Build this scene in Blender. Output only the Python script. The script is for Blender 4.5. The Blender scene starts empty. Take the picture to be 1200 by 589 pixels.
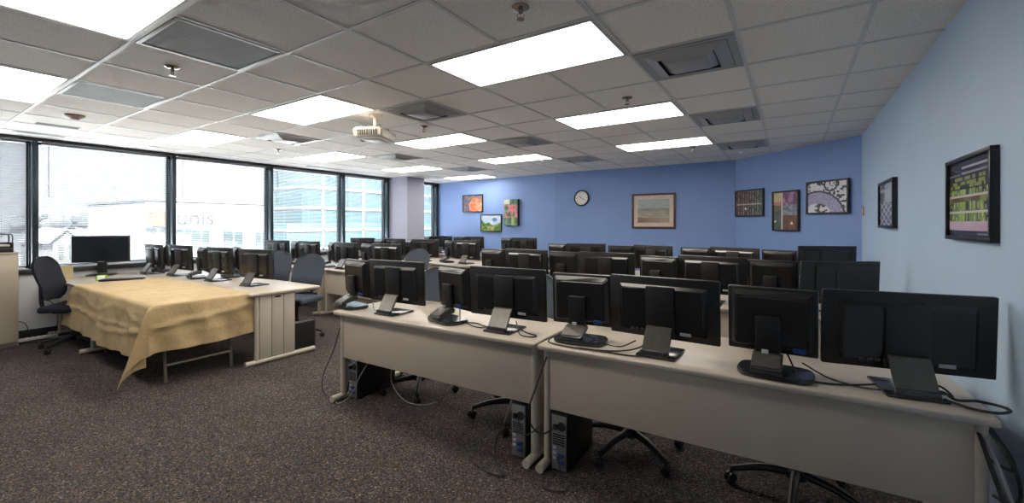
import bpy, bmesh, math, random
from mathutils import Vector, Matrix, Euler
random.seed(7)
SC = bpy.context.scene
COL = SC.collection
PI = math.pi
# ------------------------------------------------------------------ camera numbers
FPX, CXP, HOR, YAW, CAMZ = 503.1, 600.0, 262.05, 0.578, 1.436
SY, CY = math.sin(YAW), math.cos(YAW)
CEIL = 2.53
TILE = 0.6096
GU, GV = -2.0952, 2.1286          # one corner of the ceiling grid
WINU = -8.08                      # window wall
RWU = 0.72                        # pale right-hand wall
BACKV = 8.28
DESK = 0.73


def px_of(u, v):
    X = u * CY + v * SY
    D = -u * SY + v * CY
    return CXP + FPX * X / D


def on_v(x, v):
    """the u at which picture column x meets the plane y = v"""
    a = (x - CXP) / FPX
    return v * (a * CY - SY) / (a * SY + CY)


def on_u(x, u):
    a = (x - CXP) / FPX
    return u * (a * SY + CY) / (a * CY - SY)


# ------------------------------------------------------------------ materials
def new_mat(name):
    m = bpy.data.materials.new(name)
    m.use_nodes = True
    nt = m.node_tree
    return m, nt, nt.nodes['Principled BSDF']


def ramp_color(nt, fac, stops):
    r = nt.nodes.new('ShaderNodeValToRGB')
    el = r.color_ramp.elements
    while len(el) > 1:
        el.remove(el[-1])
    el[0].position = stops[0][0]
    el[0].color = (*stops[0][1], 1)
    for p, c in stops[1:]:
        e = el.new(p)
        e.color = (*c, 1)
    nt.links.new(fac, r.inputs['Fac'])
    return r.outputs['Color']


def noise(nt, scale, detail=3, rough=.5):
    t = nt.nodes.new('ShaderNodeTexCoord')
    n = nt.nodes.new('ShaderNodeTexNoise')
    n.inputs['Scale'].default_value = scale
    n.inputs['Detail'].default_value = detail
    n.inputs['Roughness'].default_value = rough
    nt.links.new(t.outputs['Object'], n.inputs['Vector'])
    return n.outputs['Fac']


def bump(nt, p, h, strength, dist=.002):
    b = nt.nodes.new('ShaderNodeBump')
    b.inputs['Strength'].default_value = strength
    b.inputs['Distance'].default_value = dist
    nt.links.new(h, b.inputs['Height'])
    nt.links.new(b.outputs['Normal'], p.inputs['Normal'])


def plain(name, col, rough=.5, metal=0.0, var=.08, scale=18, spec=.5, bmp=0.0, bscale=200):
    m, nt, p = new_mat(name)
    lo = tuple(max(0, c * (1 - var)) for c in col)
    hi = tuple(min(1, c * (1 + var)) for c in col)
    nt.links.new(ramp_color(nt, noise(nt, scale), [(.3, lo), (.7, hi)]), p.inputs['Base Color'])
    p.inputs['Roughness'].default_value = rough
    p.inputs['Metallic'].default_value = metal
    p.inputs['Specular IOR Level'].default_value = spec
    if bmp:
        bump(nt, p, noise(nt, bscale, 2), bmp)
    return m


def emit(name, col, strength):
    m, nt, p = new_mat(name)
    p.inputs['Base Color'].default_value = (.8, .8, .8, 1)
    nt.links.new(ramp_color(nt, noise(nt, 60), [(.2, tuple(c * .97 for c in col)), (.8, col)]), p.inputs['Emission Color'])
    p.inputs['Emission Strength'].default_value = strength
    return m


def srgb(r, g, b):
    f = lambda c: (c / 255 / 12.92) if c / 255 <= .04045 else ((c / 255 + .055) / 1.055) ** 2.4
    return (f(r), f(g), f(b))


M = {}
# carpet: tight loops in brown grey with coloured flecks
m, nt, p = new_mat('carpet')
tcv = nt.nodes.new('ShaderNodeTexCoord')
vo = nt.nodes.new('ShaderNodeTexVoronoi'); vo.inputs['Scale'].default_value = 135
nt.links.new(tcv.outputs['Object'], vo.inputs['Vector'])
sx_ = nt.nodes.new('ShaderNodeSeparateColor'); nt.links.new(vo.outputs['Color'], sx_.inputs['Color'])
c1 = ramp_color(nt, sx_.outputs['Red'], [(.0, (.026, .022, .022)), (.14, (.05, .043, .042)), (.34, (.078, .063, .057)), (.52, (.052, .054, .062)), (.66, (.105, .085, .074)), (.80, (.16, .10, .066)), (.88, (.085, .10, .125)), (.95, (.24, .19, .14))])
c1.node.color_ramp.interpolation = 'CONSTANT'
n1 = vo.outputs['Distance']
n2 = noise(nt, 2.2, 3)
c2 = ramp_color(nt, n2, [(.3, (.82, .82, .84)), (.7, (1, 1, 1))])
mx = nt.nodes.new('ShaderNodeMix'); mx.data_type = 'RGBA'; mx.blend_type = 'MULTIPLY'
mx.inputs['Factor'].default_value = 1
nt.links.new(c1, mx.inputs[6]); nt.links.new(c2, mx.inputs[7])
nt.links.new(mx.outputs[2], p.inputs['Base Color'])
p.inputs['Roughness'].default_value = .95
p.inputs['Specular IOR Level'].default_value = .1
bump(nt, p, n1, .6, .006)
M['carpet'] = m
# mineral fibre ceiling tile
m, nt, p = new_mat('ceiling_tile')
n1 = noise(nt, 130, 3, .7)
nt.links.new(ramp_color(nt, n1, [(.33, (.48, .455, .43)), (.45, (.83, .795, .755)), (.7, (.89, .855, .81))]), p.inputs['Base Color'])
p.inputs['Roughness'].default_value = .9
bump(nt, p, n1, .35, .003)
M['tile'] = m
M['tee'] = plain('tee_white', (.62, .62, .61), .45, 0, .03)
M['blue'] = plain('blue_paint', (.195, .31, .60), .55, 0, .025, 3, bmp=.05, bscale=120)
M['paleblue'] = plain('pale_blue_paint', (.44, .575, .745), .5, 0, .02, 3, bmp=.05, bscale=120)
M['greywall'] = plain('pale_grey_paint', (.62, .64, .68), .6, 0, .02, 3)
M['column'] = plain('lavender_paint', (.36, .365, .45), .6, 0, .02, 3)
M['alu'] = plain('dark_window_metal', (.035, .055, .07), .32, .55, .1)
M['sill'] = plain('dark_sill', (.03, .035, .04), .4, .2, .1)
M['blind'] = plain('blind_white', (.55, .56, .60), .5, 0, .03)
M['laminate'] = plain('cream_laminate', (.44, .385, .325), .33, 0, .04, 9)
M['panel'] = plain('cream_panel', (.52, .44, .355), .45, 0, .03, 5)
M['legmetal'] = plain('cream_metal', (.46, .41, .34), .4, 0, .03, 5)
M['tableleg'] = plain('grey_brown_metal', (.17, .145, .115), .4, .3)
M['seam'] = plain('seam_shadow_gap', (.16, .14, .12), .6)
M['black'] = plain('black_plastic', (.010, .0097, .0095), .38, 0, .15, 40)
M['black2'] = plain('black_gloss_plastic', (.012, .012, .013), .22, 0, .1, 40)
M['gloss'] = plain('gloss_black_plastic', (.02, .021, .023), .16, 0, .1, 40, .8)
M['screen'] = plain('dark_screen', (.008, .009, .012), .18, 0, .1)
M['graphite'] = plain('graphite_plastic', (.085, .078, .070), .3, .3, .1, 30)
M['silver'] = plain('grey_metal', (.22, .215, .21), .45, .25, .1, 30)
M['portblue'] = plain('blue_connector', (.012, .04, .22), .4)
M['sticker'] = plain('pale_sticker', (.5, .5, .52), .5)
M['cable'] = plain('black_rubber', (.012, .012, .013), .5)
M['greycable'] = plain('grey_rubber', (.25, .25, .27), .5)
M['slate'] = plain('slate_fabric', (.055, .070, .092), .8, 0, .15, 90, .2, .3, 300)
M['navy'] = plain('dark_navy_fabric', (.018, .020, .03), .8, 0, .2, 90, .2, .3, 300)
M['chairblack'] = plain('chair_black', (.013, .013, .014), .42, 0, .1)
M['cabinet'] = plain('beige_steel', (.50, .43, .33), .42, 0, .02, 4)
M['white'] = plain('white_plastic', (.78, .77, .74), .4, 0, .03)
M['cream'] = plain('aged_white_plastic', (.70, .63, .52), .42, 0, .05)
M['ventm'] = plain('vent_enamel', (.34, .345, .35), .4, 0, .04)
M['ventdark'] = plain('duct_dark', (.015, .015, .017), .7)
M['return'] = plain('grey_perforated_sheet', (.075, .082, .082), .6, 0, .2, 5)
M['chrome'] = plain('tarnished_chrome', (.35, .31, .28), .25, .9, .1)
M['lens'] = emit('lit_lens', (1.0, .93, .82), 4.4)
M['frameblack'] = plain('black_frame', (.012, .012, .016), .35)
M['framewood'] = plain('mahogany_frame', (.09, .028, .018), .35, 0, .3, 30)
M['mat'] = plain('cream_mount', (.66, .55, .47), .8)
M['brass'] = plain('brass_plate', (.45, .27, .10), .4, .4)
M['green'] = plain('lime_plastic', (.30, .55, .02), .5)
M['tan'] = plain('tan_card', (.50, .42, .24), .8)
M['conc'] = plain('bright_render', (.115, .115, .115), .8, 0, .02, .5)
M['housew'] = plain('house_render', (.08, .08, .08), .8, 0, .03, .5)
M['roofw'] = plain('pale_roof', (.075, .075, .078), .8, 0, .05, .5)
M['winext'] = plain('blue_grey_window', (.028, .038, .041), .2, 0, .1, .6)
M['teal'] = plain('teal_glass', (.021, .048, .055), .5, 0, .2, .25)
M['orange'] = plain('orange_sign', (.07, .043, .024), .6)
M['signgrey'] = plain('grey_sign', (.022, .022, .027), .6)
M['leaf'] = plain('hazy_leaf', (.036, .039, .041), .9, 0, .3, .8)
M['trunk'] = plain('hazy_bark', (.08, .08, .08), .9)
M['street'] = plain('grey_street', (.10, .10, .105), .9, 0, .1, .1)
M['lot'] = plain('pale_paving', (.80, .78, .76), .9, 0, .06, .1)  # pale colour of the added reflector slab outside the windows
# tan cloth with creases
m, nt, p = new_mat('tan_cloth')
nt.links.new(ramp_color(nt, noise(nt, 6, 5, .6), [(.3, (.41, .295, .145)), (.7, (.51, .375, .20))]), p.inputs['Base Color'])
p.inputs['Roughness'].default_value = .75
bump(nt, p, noise(nt, 9, 4, .6), .5, .02)
M['cloth'] = m
# glass pane: clear with a reflection
m = bpy.data.materials.new('window_glass'); m.use_nodes = True
nt = m.node_tree
for n in list(nt.nodes):
    if n.type != 'OUTPUT_MATERIAL':
        nt.nodes.remove(n)
out = nt.nodes['Material Output']
tr = nt.nodes.new('ShaderNodeBsdfTransparent'); tr.inputs['Color'].default_value = (.97, .99, .99, 1)
gl = nt.nodes.new('ShaderNodeBsdfGlossy'); gl.inputs['Roughness'].default_value = .02
fr = nt.nodes.new('ShaderNodeFresnel'); fr.inputs['IOR'].default_value = 1.25
mxs = nt.nodes.new('ShaderNodeMixShader')
nt.links.new(fr.outputs['Fac'], mxs.inputs['Fac'])
nt.links.new(tr.outputs['BSDF'], mxs.inputs[1]); nt.links.new(gl.outputs['BSDF'], mxs.inputs[2])
nt.links.new(mxs.outputs['Shader'], out.inputs['Surface'])
M['glass'] = m
# printed pictures read their colours from a colour attribute of the print
m, nt, p = new_mat('print')
a = nt.nodes.new('ShaderNodeAttribute'); a.attribute_name = 'ink'
nt.links.new(a.outputs['Color'], p.inputs['Base Color'])
p.inputs['Roughness'].default_value = .3
M['print'] = m


# ------------------------------------------------------------------ mesh helpers
class MB:
    def __init__(s):
        s.bm = bmesh.new()

    def _merge(s, t, mat=None):
        if mat is not None:
            t.transform(mat)
        me = bpy.data.meshes.new('tmp')
        t.to_mesh(me); t.free()
        s.bm.from_mesh(me)
        bpy.data.meshes.remove(me)
        return s

    def box(s, c, d, bev=0.0, rot=None, seg=2, taper=None):
        t = bmesh.new()
        bmesh.ops.create_cube(t, size=1)
        for v in t.verts:
            v.co = Vector((v.co.x * d[0], v.co.y * d[1], v.co.z * d[2]))
        if taper:
            taper(t)
        if bev:
            bmesh.ops.bevel(t, geom=t.edges[:], offset=bev, segments=seg, affect='EDGES', profile=.5)
        mt = Matrix.Translation(c)
        if rot is not None:
            mt = mt @ Euler(rot).to_matrix().to_4x4()
        return s._merge(t, mt)

    def hull(s, pts, bev=0.0):
        t = bmesh.new()
        vs = [t.verts.new(q) for q in pts]
        bmesh.ops.convex_hull(t, input=vs)
        if bev:
            bmesh.ops.bevel(t, geom=t.edges[:], offset=bev, segments=2, affect='EDGES')
        return s._merge(t)

    def prism(s, poly, z0, z1, bev=0.0):
        t = bmesh.new()
        lo = [t.verts.new((x, y, z0)) for x, y in poly]
        f = t.faces.new(lo)
        r = bmesh.ops.extrude_face_region(t, geom=[f])
        for e in r['geom']:
            if isinstance(e, bmesh.types.BMVert):
                e.co.z = z1
        bmesh.ops.recalc_face_normals(t, faces=t.faces)
        if bev:
            bmesh.ops.bevel(t, geom=t.edges[:], offset=bev, segments=2, affect='EDGES')
        return s._merge(t)

    def cyl(s, c, r, h, seg=20, axis='Z', r2=None, bev=0):
        t = bmesh.new()
        bmesh.ops.create_cone(t, cap_ends=True, segments=seg, radius1=r, radius2=r if r2 is None else r2, depth=h)
        if bev:
            es = [e for e in t.edges if len(e.link_faces) == 2 and any(len(f.verts) > 4 for f in e.link_faces)]
            bmesh.ops.bevel(t, geom=es, offset=bev, segments=2, affect='EDGES')
        mt = Matrix.Translation(c)
        if axis == 'X':
            mt = mt @ Matrix.Rotation(PI / 2, 4, 'Y')
        elif axis == 'Y':
            mt = mt @ Matrix.Rotation(-PI / 2, 4, 'X')
        return s._merge(t, mt)

    def lathe(s, prof, c=(0, 0, 0), seg=24):
        t = bmesh.new()
        rings = []
        for r, z in prof:
            if r < 1e-5:
                rings.append([t.verts.new((0, 0, z))])
            else:
                rings.append([t.verts.new((r * math.cos(2 * PI * k / seg), r * math.sin(2 * PI * k / seg), z)) for k in range(seg)])
        for a, b in zip(rings, rings[1:]):
            for k in range(seg):
                q = [a[k % len(a)], a[(k + 1) % len(a)], b[(k + 1) % len(b)], b[k % len(b)]]
                u = []
                for v in q:
                    if v not in u:
                        u.append(v)
                if len(u) > 2:
                    try:
                        t.faces.new(u)
                    except ValueError:
                        pass
        bmesh.ops.recalc_face_normals(t, faces=t.faces)
        return s._merge(t, Matrix.Translation(c))

    def tube(s, pts, r, seg=8, r_end=None):
        pts = [Vector(q) for q in pts]
        t = bmesh.new()
        rings = []
        up = Vector((0, 0, 1))
        n = len(pts)
        prev = None
        for i, q in enumerate(pts):
            d = (pts[min(i + 1, n - 1)] - pts[max(i - 1, 0)]).normalized()
            if prev is None:
                ref = up if abs(d.z) < .9 else Vector((1, 0, 0))
                x = d.cross(ref).normalized()
            else:
                x = (prev - d * prev.dot(d)).normalized()
            prev = x
            y = d.cross(x)
            rr = r if r_end is None else r + (r_end - r) * i / (n - 1)
            rings.append([t.verts.new(q + (x * math.cos(2 * PI * k / seg) + y * math.sin(2 * PI * k / seg)) * rr) for k in range(seg)])
        for a, b in zip(rings, rings[1:]):
            for k in range(seg):
                t.faces.new([a[k], a[(k + 1) % seg], b[(k + 1) % seg], b[k]])
        t.faces.new(rings[0][::-1]); t.faces.new(rings[-1])
        bmesh.ops.recalc_face_normals(t, faces=t.faces)
        return s._merge(t)

    def build(s, name, mat, parent=None, smooth=True, angle=35):
        me = bpy.data.meshes.new(name)
        s.bm.to_mesh(me); s.bm.free()
        me.materials.append(mat)
        if smooth:
            me.polygons.foreach_set('use_smooth', [True] * len(me.polygons))
            me.set_sharp_from_angle(angle=math.radians(angle))
        o = bpy.data.objects.new(name, me)
        COL.objects.link(o)
        if parent is not None:
            o.parent = parent
        return o


def spline(pts, n=8):
    """Catmull-Rom points through pts"""
    P = [Vector(q) for q in pts]
    P = [P[0] * 2 - P[1]] + P + [P[-1] * 2 - P[-2]]
    out = []
    for i in range(1, len(P) - 2):
        for k in range(n):
            t = k / n
            a, b, c, d = P[i - 1], P[i], P[i + 1], P[i + 2]
            out.append(.5 * ((2 * b) + (c - a) * t + (2 * a - 5 * b + 4 * c - d) * t * t + (3 * b - a - 3 * c + d) * t ** 3))
    out.append(P[-2])
    return out


def thing(name, label, cat, loc=(0, 0, 0), rotz=0, group=None):
    o = bpy.data.objects.new(name, None)
    COL.objects.link(o)
    o.empty_display_size = .1
    o.location = loc; o.rotation_euler = (0, 0, rotz)
    return tag(o, label, cat, group)


def tag(o, label, cat, group=None):
    o['label'] = label; o['category'] = cat
    if group:
        o['group'] = group
    return o


def struct(o):
    o['kind'] = 'structure'
    return o


def dup(root, loc, rotz, label, group=None):
    r = root.copy(); COL.objects.link(r)
    r.location = loc; r.rotation_euler = (0, 0, rotz)
    r['label'] = label
    if group:
        r['group'] = group
    for ch in list(root.children):
        c = ch.copy(); COL.objects.link(c); c.parent = r
        for g in list(ch.children):
            d = g.copy(); COL.objects.link(d); d.parent = c
    return r


class Kit:
    """build a thing once, then copy it"""
    def __init__(s, make):
        s.make = make; s.proto = None

    def put(s, loc, rotz, label, group=None):
        if s.proto is None:
            s.proto = s.make()
            o = s.proto
            o.location = loc; o.rotation_euler = (0, 0, rotz); o['label'] = label
            if group:
                o['group'] = group
            return o
        return dup(s.proto, loc, rotz, label, group)


# ------------------------------------------------------------------ room shell
NEAR = -2.3
WT = .14
fl = MB().box(((WINU + RWU) / 2, (NEAR + 8.7) / 2, -.05), (RWU - WINU + .3, 8.7 - NEAR + .4, .1)).build('floor', M['carpet'], smooth=False); struct(fl)
ce = MB().box(((WINU + RWU) / 2 - .05, (NEAR + 8.7) / 2, CEIL + .06), (RWU - WINU + .5, 8.7 - NEAR + .4, .12)).build('ceiling', M['tile'], smooth=False); struct(ce)
g = MB()
k = -12
for k in range(-10, 6):
    u = GU + k * TILE
    if WINU < u < RWU:
        g.box((u, (NEAR + BACKV) / 2, CEIL - .002), (.024, BACKV - NEAR, .006))
for k in range(-8, 11):
    v = GV + k * TILE
    if NEAR < v < BACKV:
        u1 = RWU if v < 6.76 else 7.49 - v
        g.box(((WINU + u1) / 2, v, CEIL - .0025), (u1 - WINU, .024, .005))
struct(g.build('trim_1', M['tee'], smooth=False))


def wall_seg(name, a, b, mat, z0=0, z1=CEIL, thick=WT):
    """a wall whose room face runs from a to b; its thickness goes to the right of a->b"""
    a, b = Vector((*a, 0)), Vector((*b, 0))
    d = (b - a).normalized()
    n = Vector((d.y, -d.x, 0))
    poly = [a, b, b + n * thick, a + n * thick]
    o = MB().prism([(q.x, q.y) for q in poly], z0, z1).build(name, mat, smooth=False)
    return struct(o)


JOG = on_v(650, BACKV)
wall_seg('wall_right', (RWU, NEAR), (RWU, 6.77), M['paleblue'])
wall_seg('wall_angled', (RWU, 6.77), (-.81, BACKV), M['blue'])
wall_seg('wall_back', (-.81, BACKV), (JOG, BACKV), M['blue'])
BL0, BL1 = (WINU, 8.69), (JOG, BACKV + .02)
wall_seg('wall_back_left', BL1, (WINU - .2, 8.69 + .2 * (8.69 - BL1[1]) / (BL1[0] - WINU)), M['blue'])
wall_seg('wall_near', (WINU - .2, NEAR), (RWU + .1, NEAR), M['paleblue'])
ZS = .86      # window sill height
wall_seg('wall_left', (WINU, 8.69), (WINU, NEAR), M['greywall'], 0, ZS - .06, .22)
# a white post closing the window wall at its near end
COLV0, COLV1, COLU = on_u(455.5, WINU), on_u(497, -7.45), -7.45
c_ = MB().box(((WINU - .22 + COLU) / 2, (COLV0 + COLV1) / 2, CEIL / 2), (COLU - WINU + .22, COLV1 - COLV0, CEIL)).build('wall_column', M['column'], smooth=False)
struct(c_)
# dark sill and head rails, mullions, panes, blinds
struct(MB().box((WINU - .06, (NEAR + COLV0) / 2, ZS - .03), (.2, COLV0 - NEAR, .06), .006).build('trim_2', M['sill']))
struct(MB().box((WINU - .06, (NEAR + COLV0) / 2, CEIL - .022), (.2, COLV0 - NEAR, .044)).build('trim_3', M['sill'], smooth=False))
struct(MB().box((WINU - .06, (COLV1 + 8.68) / 2, ZS - .03), (.2, 8.68 - COLV1, .06), .006).build('trim_4', M['sill']))
struct(MB().box((WINU - .06, (COLV1 + 8.68) / 2, CEIL - .022), (.2, 8.68 - COLV1, .044)).build('trim_5', M['sill'], smooth=False))
MUL = [-1.72, -.22] + [on_u(x, WINU) for x in (40.5, 203.5, 318, 402.5)]
nt_ = 6
for v in MUL + [COLV0 - .03, 8.65]:
    t = MB()
    t.box((WINU - .035, v, (ZS + CEIL) / 2), (.13, .05, CEIL - ZS), .004)
    t.box((WINU - .12, v, (ZS + CEIL) / 2), (.08, .075, CEIL - ZS), .004)
    struct(t.build('trim_%d' % nt_, M['alu'])); nt_ += 1


def make_blind(v0, v1, tilt, label, drop_z):
    L = v1 - v0 - .10
    vc = (v0 + v1) / 2
    r = thing('venetian_blind', label, 'blind', (WINU - .055, vc, CEIL - .046), 0, 'white venetian blinds')
    MB().box((0, 0, -.014), (.03, L, .026), .003).build('headrail', M['blind'], r)
    s = MB()
    z = -.045
    bot = drop_z - (CEIL - .046)
    ct, st = math.cos(tilt), math.sin(tilt)
    while z > bot + .02:
        # one gently crowned slat
        w = .0125
        t = bmesh.new()
        P = [(-w, 0), (-.004, .0022), (.004, .0022), (w, 0), (.004, .0014), (-.004, .0014)]
        ring = [[t.verts.new((x * ct - h * st, y, z + x * st + h * ct)) for x, h in P] for y in (-L / 2, L / 2)]
        for k in range(6):
            t.faces.new([ring[0][k], ring[0][(k + 1) % 6], ring[1][(k + 1) % 6], ring[1][k]])
        s._merge(t)
        z -= .0225
    s.build('slats', M['blind'], r)
    MB().box((0, 0, bot + .006), (.026, L, .012), .002).build('bottom_rail', M['blind'], r)
    for f in (-.36, 0, .36):
        MB().tube([(.013, f * L, -.02), (.013, f * L, bot + .01)], .0012, 5).build('ladder_cord', M['blind'], r)
    w_ = MB().tube([(.02, -L / 2 + .06, -.03), (.022, -L / 2 + .06, -.7)], .004, 6).build('tilt_wand', M['blind'], r)


edges = MUL + [COLV0 - .03]
spans = [(edges[i], edges[i + 1]) for i in range(1, len(edges) - 1)] + [(COLV1 - .02, 8.65)]
wl = ['blind in the window beside the beige cabinet, slats tilted greyest',
      'blind in the window behind the teacher desk and its monitor',
      'blind in the window showing the white building with the sign',
      'blind in the window showing the stepped teal building, before the column bay',
      'blind in the window next to the lavender column, on its teal side',
      'blind in the narrow window between the lavender column and the blue wall']
tilts = [math.radians(t) for t in (38, 20, 3, 9, 5, 6)]
for i, (v0, v1) in enumerate(spans):
    f = MB()
    zc = (ZS + CEIL) / 2
    for vv in (v0 + .04, v1 - .04):
        f.box((WINU - .14, vv, zc), (.04, .03, CEIL - ZS - .02))
    for zz in (ZS + .02, CEIL - .055):
        f.box((WINU - .14, (v0 + v1) / 2, zz), (.04, v1 - v0 - .06, .03))
    w = struct(f.build('window_%d' % (i + 1), M['alu'], smooth=False))
    MB().box((WINU - .15, (v0 + v1) / 2, zc), (.006, v1 - v0 - .07, CEIL - ZS - .06)).build('glass_pane', M['glass'], w, smooth=False)
    make_blind(v0 + .02, v1 - .02, tilts[i], 'white venetian ' + wl[i], ZS + .012)
wv = struct(MB().box((WINU - .13, -1.0, 1.7), (.04, 1.4, 1.6)).build('wall_infill', M['greywall'], smooth=False))
wv.scale = (1, 1, 1)
# low black cove base along the walls
def base(name, a, b):
    a, b = Vector((*a, 0)), Vector((*b, 0))
    d = (b - a).normalized(); n = Vector((d.y, -d.x, 0))
    poly = [a, b, b - n * .008, a - n * .008]
    struct(MB().prism([(q.x, q.y) for q in poly], 0, .1).build(name, M['sill'], smooth=False))
base('baseboard_right', (RWU, NEAR), (RWU, 6.77))
base('baseboard_left', (WINU, COLV0), (WINU, NEAR))
base('baseboard_back', (-.81, BACKV), (JOG, BACKV))
base('baseboard_angled', (RWU, 6.77), (-.81, BACKV))


# ------------------------------------------------------------------ ceiling fittings
def cell(iu, iv, du=1, dv=1):
    return (GU + (iu + du / 2) * TILE, GV + (iv + dv / 2) * TILE)


def make_light():
    r = thing('ceiling_light', '', 'ceiling light')
    W, H = 2 * TILE - .03, TILE - .03
    f = MB()
    for s in (-1, 1):
        f.box((0, s * (H / 2 - .009), -.005), (W, .018, .010), .002)
        f.box((s * (W / 2 - .009), 0, -.005), (.018, H - .036, .010), .002)
    f.build('fixture_frame', M['tee'], r)
    MB().box((0, 0, -.003), (W - .036, H - .036, .006)).build('diffuser', M['lens'], r, smooth=False)
    return r


LK = Kit(make_light)
col_name = {0: 'wall-side', -4: 'middle', -8: 'window-side'}
ordn = ['first', 'second', 'third', 'fourth']
for iu in (0, -4, -8):
    vs = (0, 3, 6, 9) if iu == -8 else (0, 3, 6)
    for n_, iv in enumerate(vs):
        x, y = cell(iu, iv, 2)
        if n_ == len(vs) - 1:
            lab = 'lit rectangular ceiling light, nearest the blue back wall in the %s line' % col_name[iu]
        elif n_ == 0:
            lab = 'lit rectangular ceiling light, farthest from the back wall in the %s line' % col_name[iu]
        else:
            lab = 'lit rectangular ceiling light, %s from the back wall in the %s line' % (ordn[len(vs) - 1 - n_], col_name[iu])
        LK.put((x, y, CEIL), 0, lab, 'lit ceiling lights')
x, y = cell(-2, -3, 2)
LK.put((x, y, CEIL), 0, 'largest-looking lit ceiling light at the top corner, beside a grey square grille', 'lit ceiling lights')
x, y = cell(-6, -3, 2)
LK.put((x, y, CEIL), 0, 'lit ceiling light above the beige cabinet, beside the farther grey square grille', 'lit ceiling lights')


def make_vent():
    r = thing('ceiling_vent', '', 'air vent')
    S = TILE - .02

    def ring(o0, z0, o1, z1, th=.004):
        m_ = MB()
        t = m_.bm
        a = [t.verts.new((sx * o0 / 2, sy * o0 / 2, z0)) for sx, sy in ((-1, -1), (1, -1), (1, 1), (-1, 1))]
        b = [t.verts.new((sx * o1 / 2, sy * o1 / 2, z1)) for sx, sy in ((-1, -1), (1, -1), (1, 1), (-1, 1))]
        a2 = [t.verts.new(v.co + Vector((0, 0, th))) for v in a]
        b2 = [t.verts.new(v.co + Vector((0, 0, th))) for v in b]
        for k in range(4):
            j = (k + 1) % 4
            t.faces.new([a[k], a[j], b[j], b[k]]); t.faces.new([a2[j], a2[k], b2[k], b2[j]])
            t.faces.new([a[j], a[k], a2[k], a2[j]]); t.faces.new([b[k], b[j], b2[j], b2[k]])
        bmesh.ops.recalc_face_normals(t, faces=t.faces)
        return m_
    MB().box((0, 0, -.0015), (S * .84, S * .84, .003)).build('duct_opening', M['ventdark'], r, smooth=False)
    ring(S, -.012, S * .84, -.006).build('outer_flange', M['ventm'], r, smooth=False)
    ring(S * .83, -.008, S * .58, -.034).build('louver_cone', M['ventm'], r, smooth=False)
    ring(S * .54, -.016, S * .40, -.040).build('louver_cone', M['ventm'], r, smooth=False)
    MB().box((0, 0, -.040), (S * .40, S * .40, .008), .003).build('centre_plate', M['ventm'], r)
    return r


VK = Kit(make_vent)
vn = {2: 'nearest the pale blue wall', -2: 'in the middle line', -6: 'in the window-side line'}
for iu in (2, -2, -6):
    for n_, iv in enumerate((1, 4, 7)):
        x, y = cell(iu, iv)
        VK.put((x, y, CEIL), 0, 'square stepped ceiling vent %s, %s from the back wall' % (vn[iu], ['third', 'second', 'first'][n_]), 'square ceiling vents')


def make_return():
    r = thing('return_grille', '', 'air grille')
    S = TILE - .028
    f = MB()
    for s in (-1, 1):
        f.box((0, s * (S / 2 - .012), -.004), (S, .024, .008), .002)
        f.box((s * (S / 2 - .012), 0, -.004), (.024, S - .048, .008), .002)
    f.build('grille_frame', M['ventm'], r)
    t = MB().box((0, 0, -.002), (S - .048, S - .048, .004))
    for k in range(22):
        t.box((0, -S / 2 + .045 + k * (S - .09) / 21, -.0042), (S - .05, .010, .001))
    t.build('perforated_sheet', M['return'], r, smooth=False)
    return r


RK = Kit(make_return)
x, y = cell(-2, -2); RK.put((x, y, CEIL), 0, 'grey square air grille touching the largest ceiling light')
x, y = cell(-5, -2); RK.put((x, y, CEIL), 0, 'grey square air grille farther towards the windows, near the smoke detector')


def ceil_pt(x, y):
    D = (CEIL - CAMZ) * FPX / (HOR - y)
    a = (x - CXP) / FPX
    return ((a * CY - SY) * D, (a * SY + CY) * D)


def make_sprinkler():
    r = thing('sprinkler', '', 'sprinkler')
    MB().lathe([(0, 0), (.045, 0), (.045, -.006), (.03, -.014), (.018, -.016), (0, -.016)]).build('escutcheon', M['chrome'], r)
    b = MB().lathe([(0, -.016), (.012, -.016), (.012, -.03), (.008, -.034), (0, -.034)])
    for s in (-1, 1):
        b.tube(spline([(s * .009, 0, -.03), (s * .017, 0, -.045), (s * .004, 0, -.062)], 5), .0028, 6)
    b.tube([(0, 0, -.034), (0, 0, -.06)], .003, 6)
    b.build('sprinkler_body', M['chrome'], r)
    MB().lathe([(0, -.060), (.019, -.061), (.021, -.064), (0, -.066)], seg=16).build('deflector', M['chrome'], r)
    return r


SK = Kit(make_sprinkler)
for (sx, sy, lab) in [(610, 8, 'largest-looking ceiling sprinkler, in front of the nearest big light'), (202, 78, 'sprinkler between the two grey square grilles'),
                 (735, 114, 'sprinkler beside the second light from the back wall, wall-side line'), (497, 148, 'sprinkler hanging just behind the projector, before a middle-line light'),
                 (326, 175, 'sprinkler near the windows, by the window-side ceiling vent'), (812, 172, 'sprinkler beside the last wall-side light before the back wall'),
                 (636, 187, 'sprinkler beside the last middle-line light before the back wall')]:
    u, v = ceil_pt(sx, sy)
    SK.put((u, v, CEIL), random.uniform(0, 1), 'chrome ' + lab)
u, v = ceil_pt(870, 177)
d = thing('smoke_detector', 'small white round smoke detector under the last wall-side vent', 'smoke detector', (u, v, CEIL))
MB().lathe([(0, 0), (.05, 0), (.05, -.015), (.04, -.03), (.015, -.036), (0, -.036)]).build('detector_body', M['white'], d)
MB().lathe([(0, -.036), (.008, -.036), (.006, -.040), (0, -.040)]).build('indicator_lens', M['sticker'], d)
u, v = ceil_pt(88, 135)
d = thing('smoke_detector', 'brownish round smoke detector on the ceiling near the windows and grille', 'smoke detector', (u, v, CEIL))
MB().lathe([(0, 0), (.075, 0), (.075, -.012), (.055, -.022), (.02, -.045), (0, -.045)]).build('detector_body', plain('aged_detector', (.45, .30, .24), .6), d)
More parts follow.
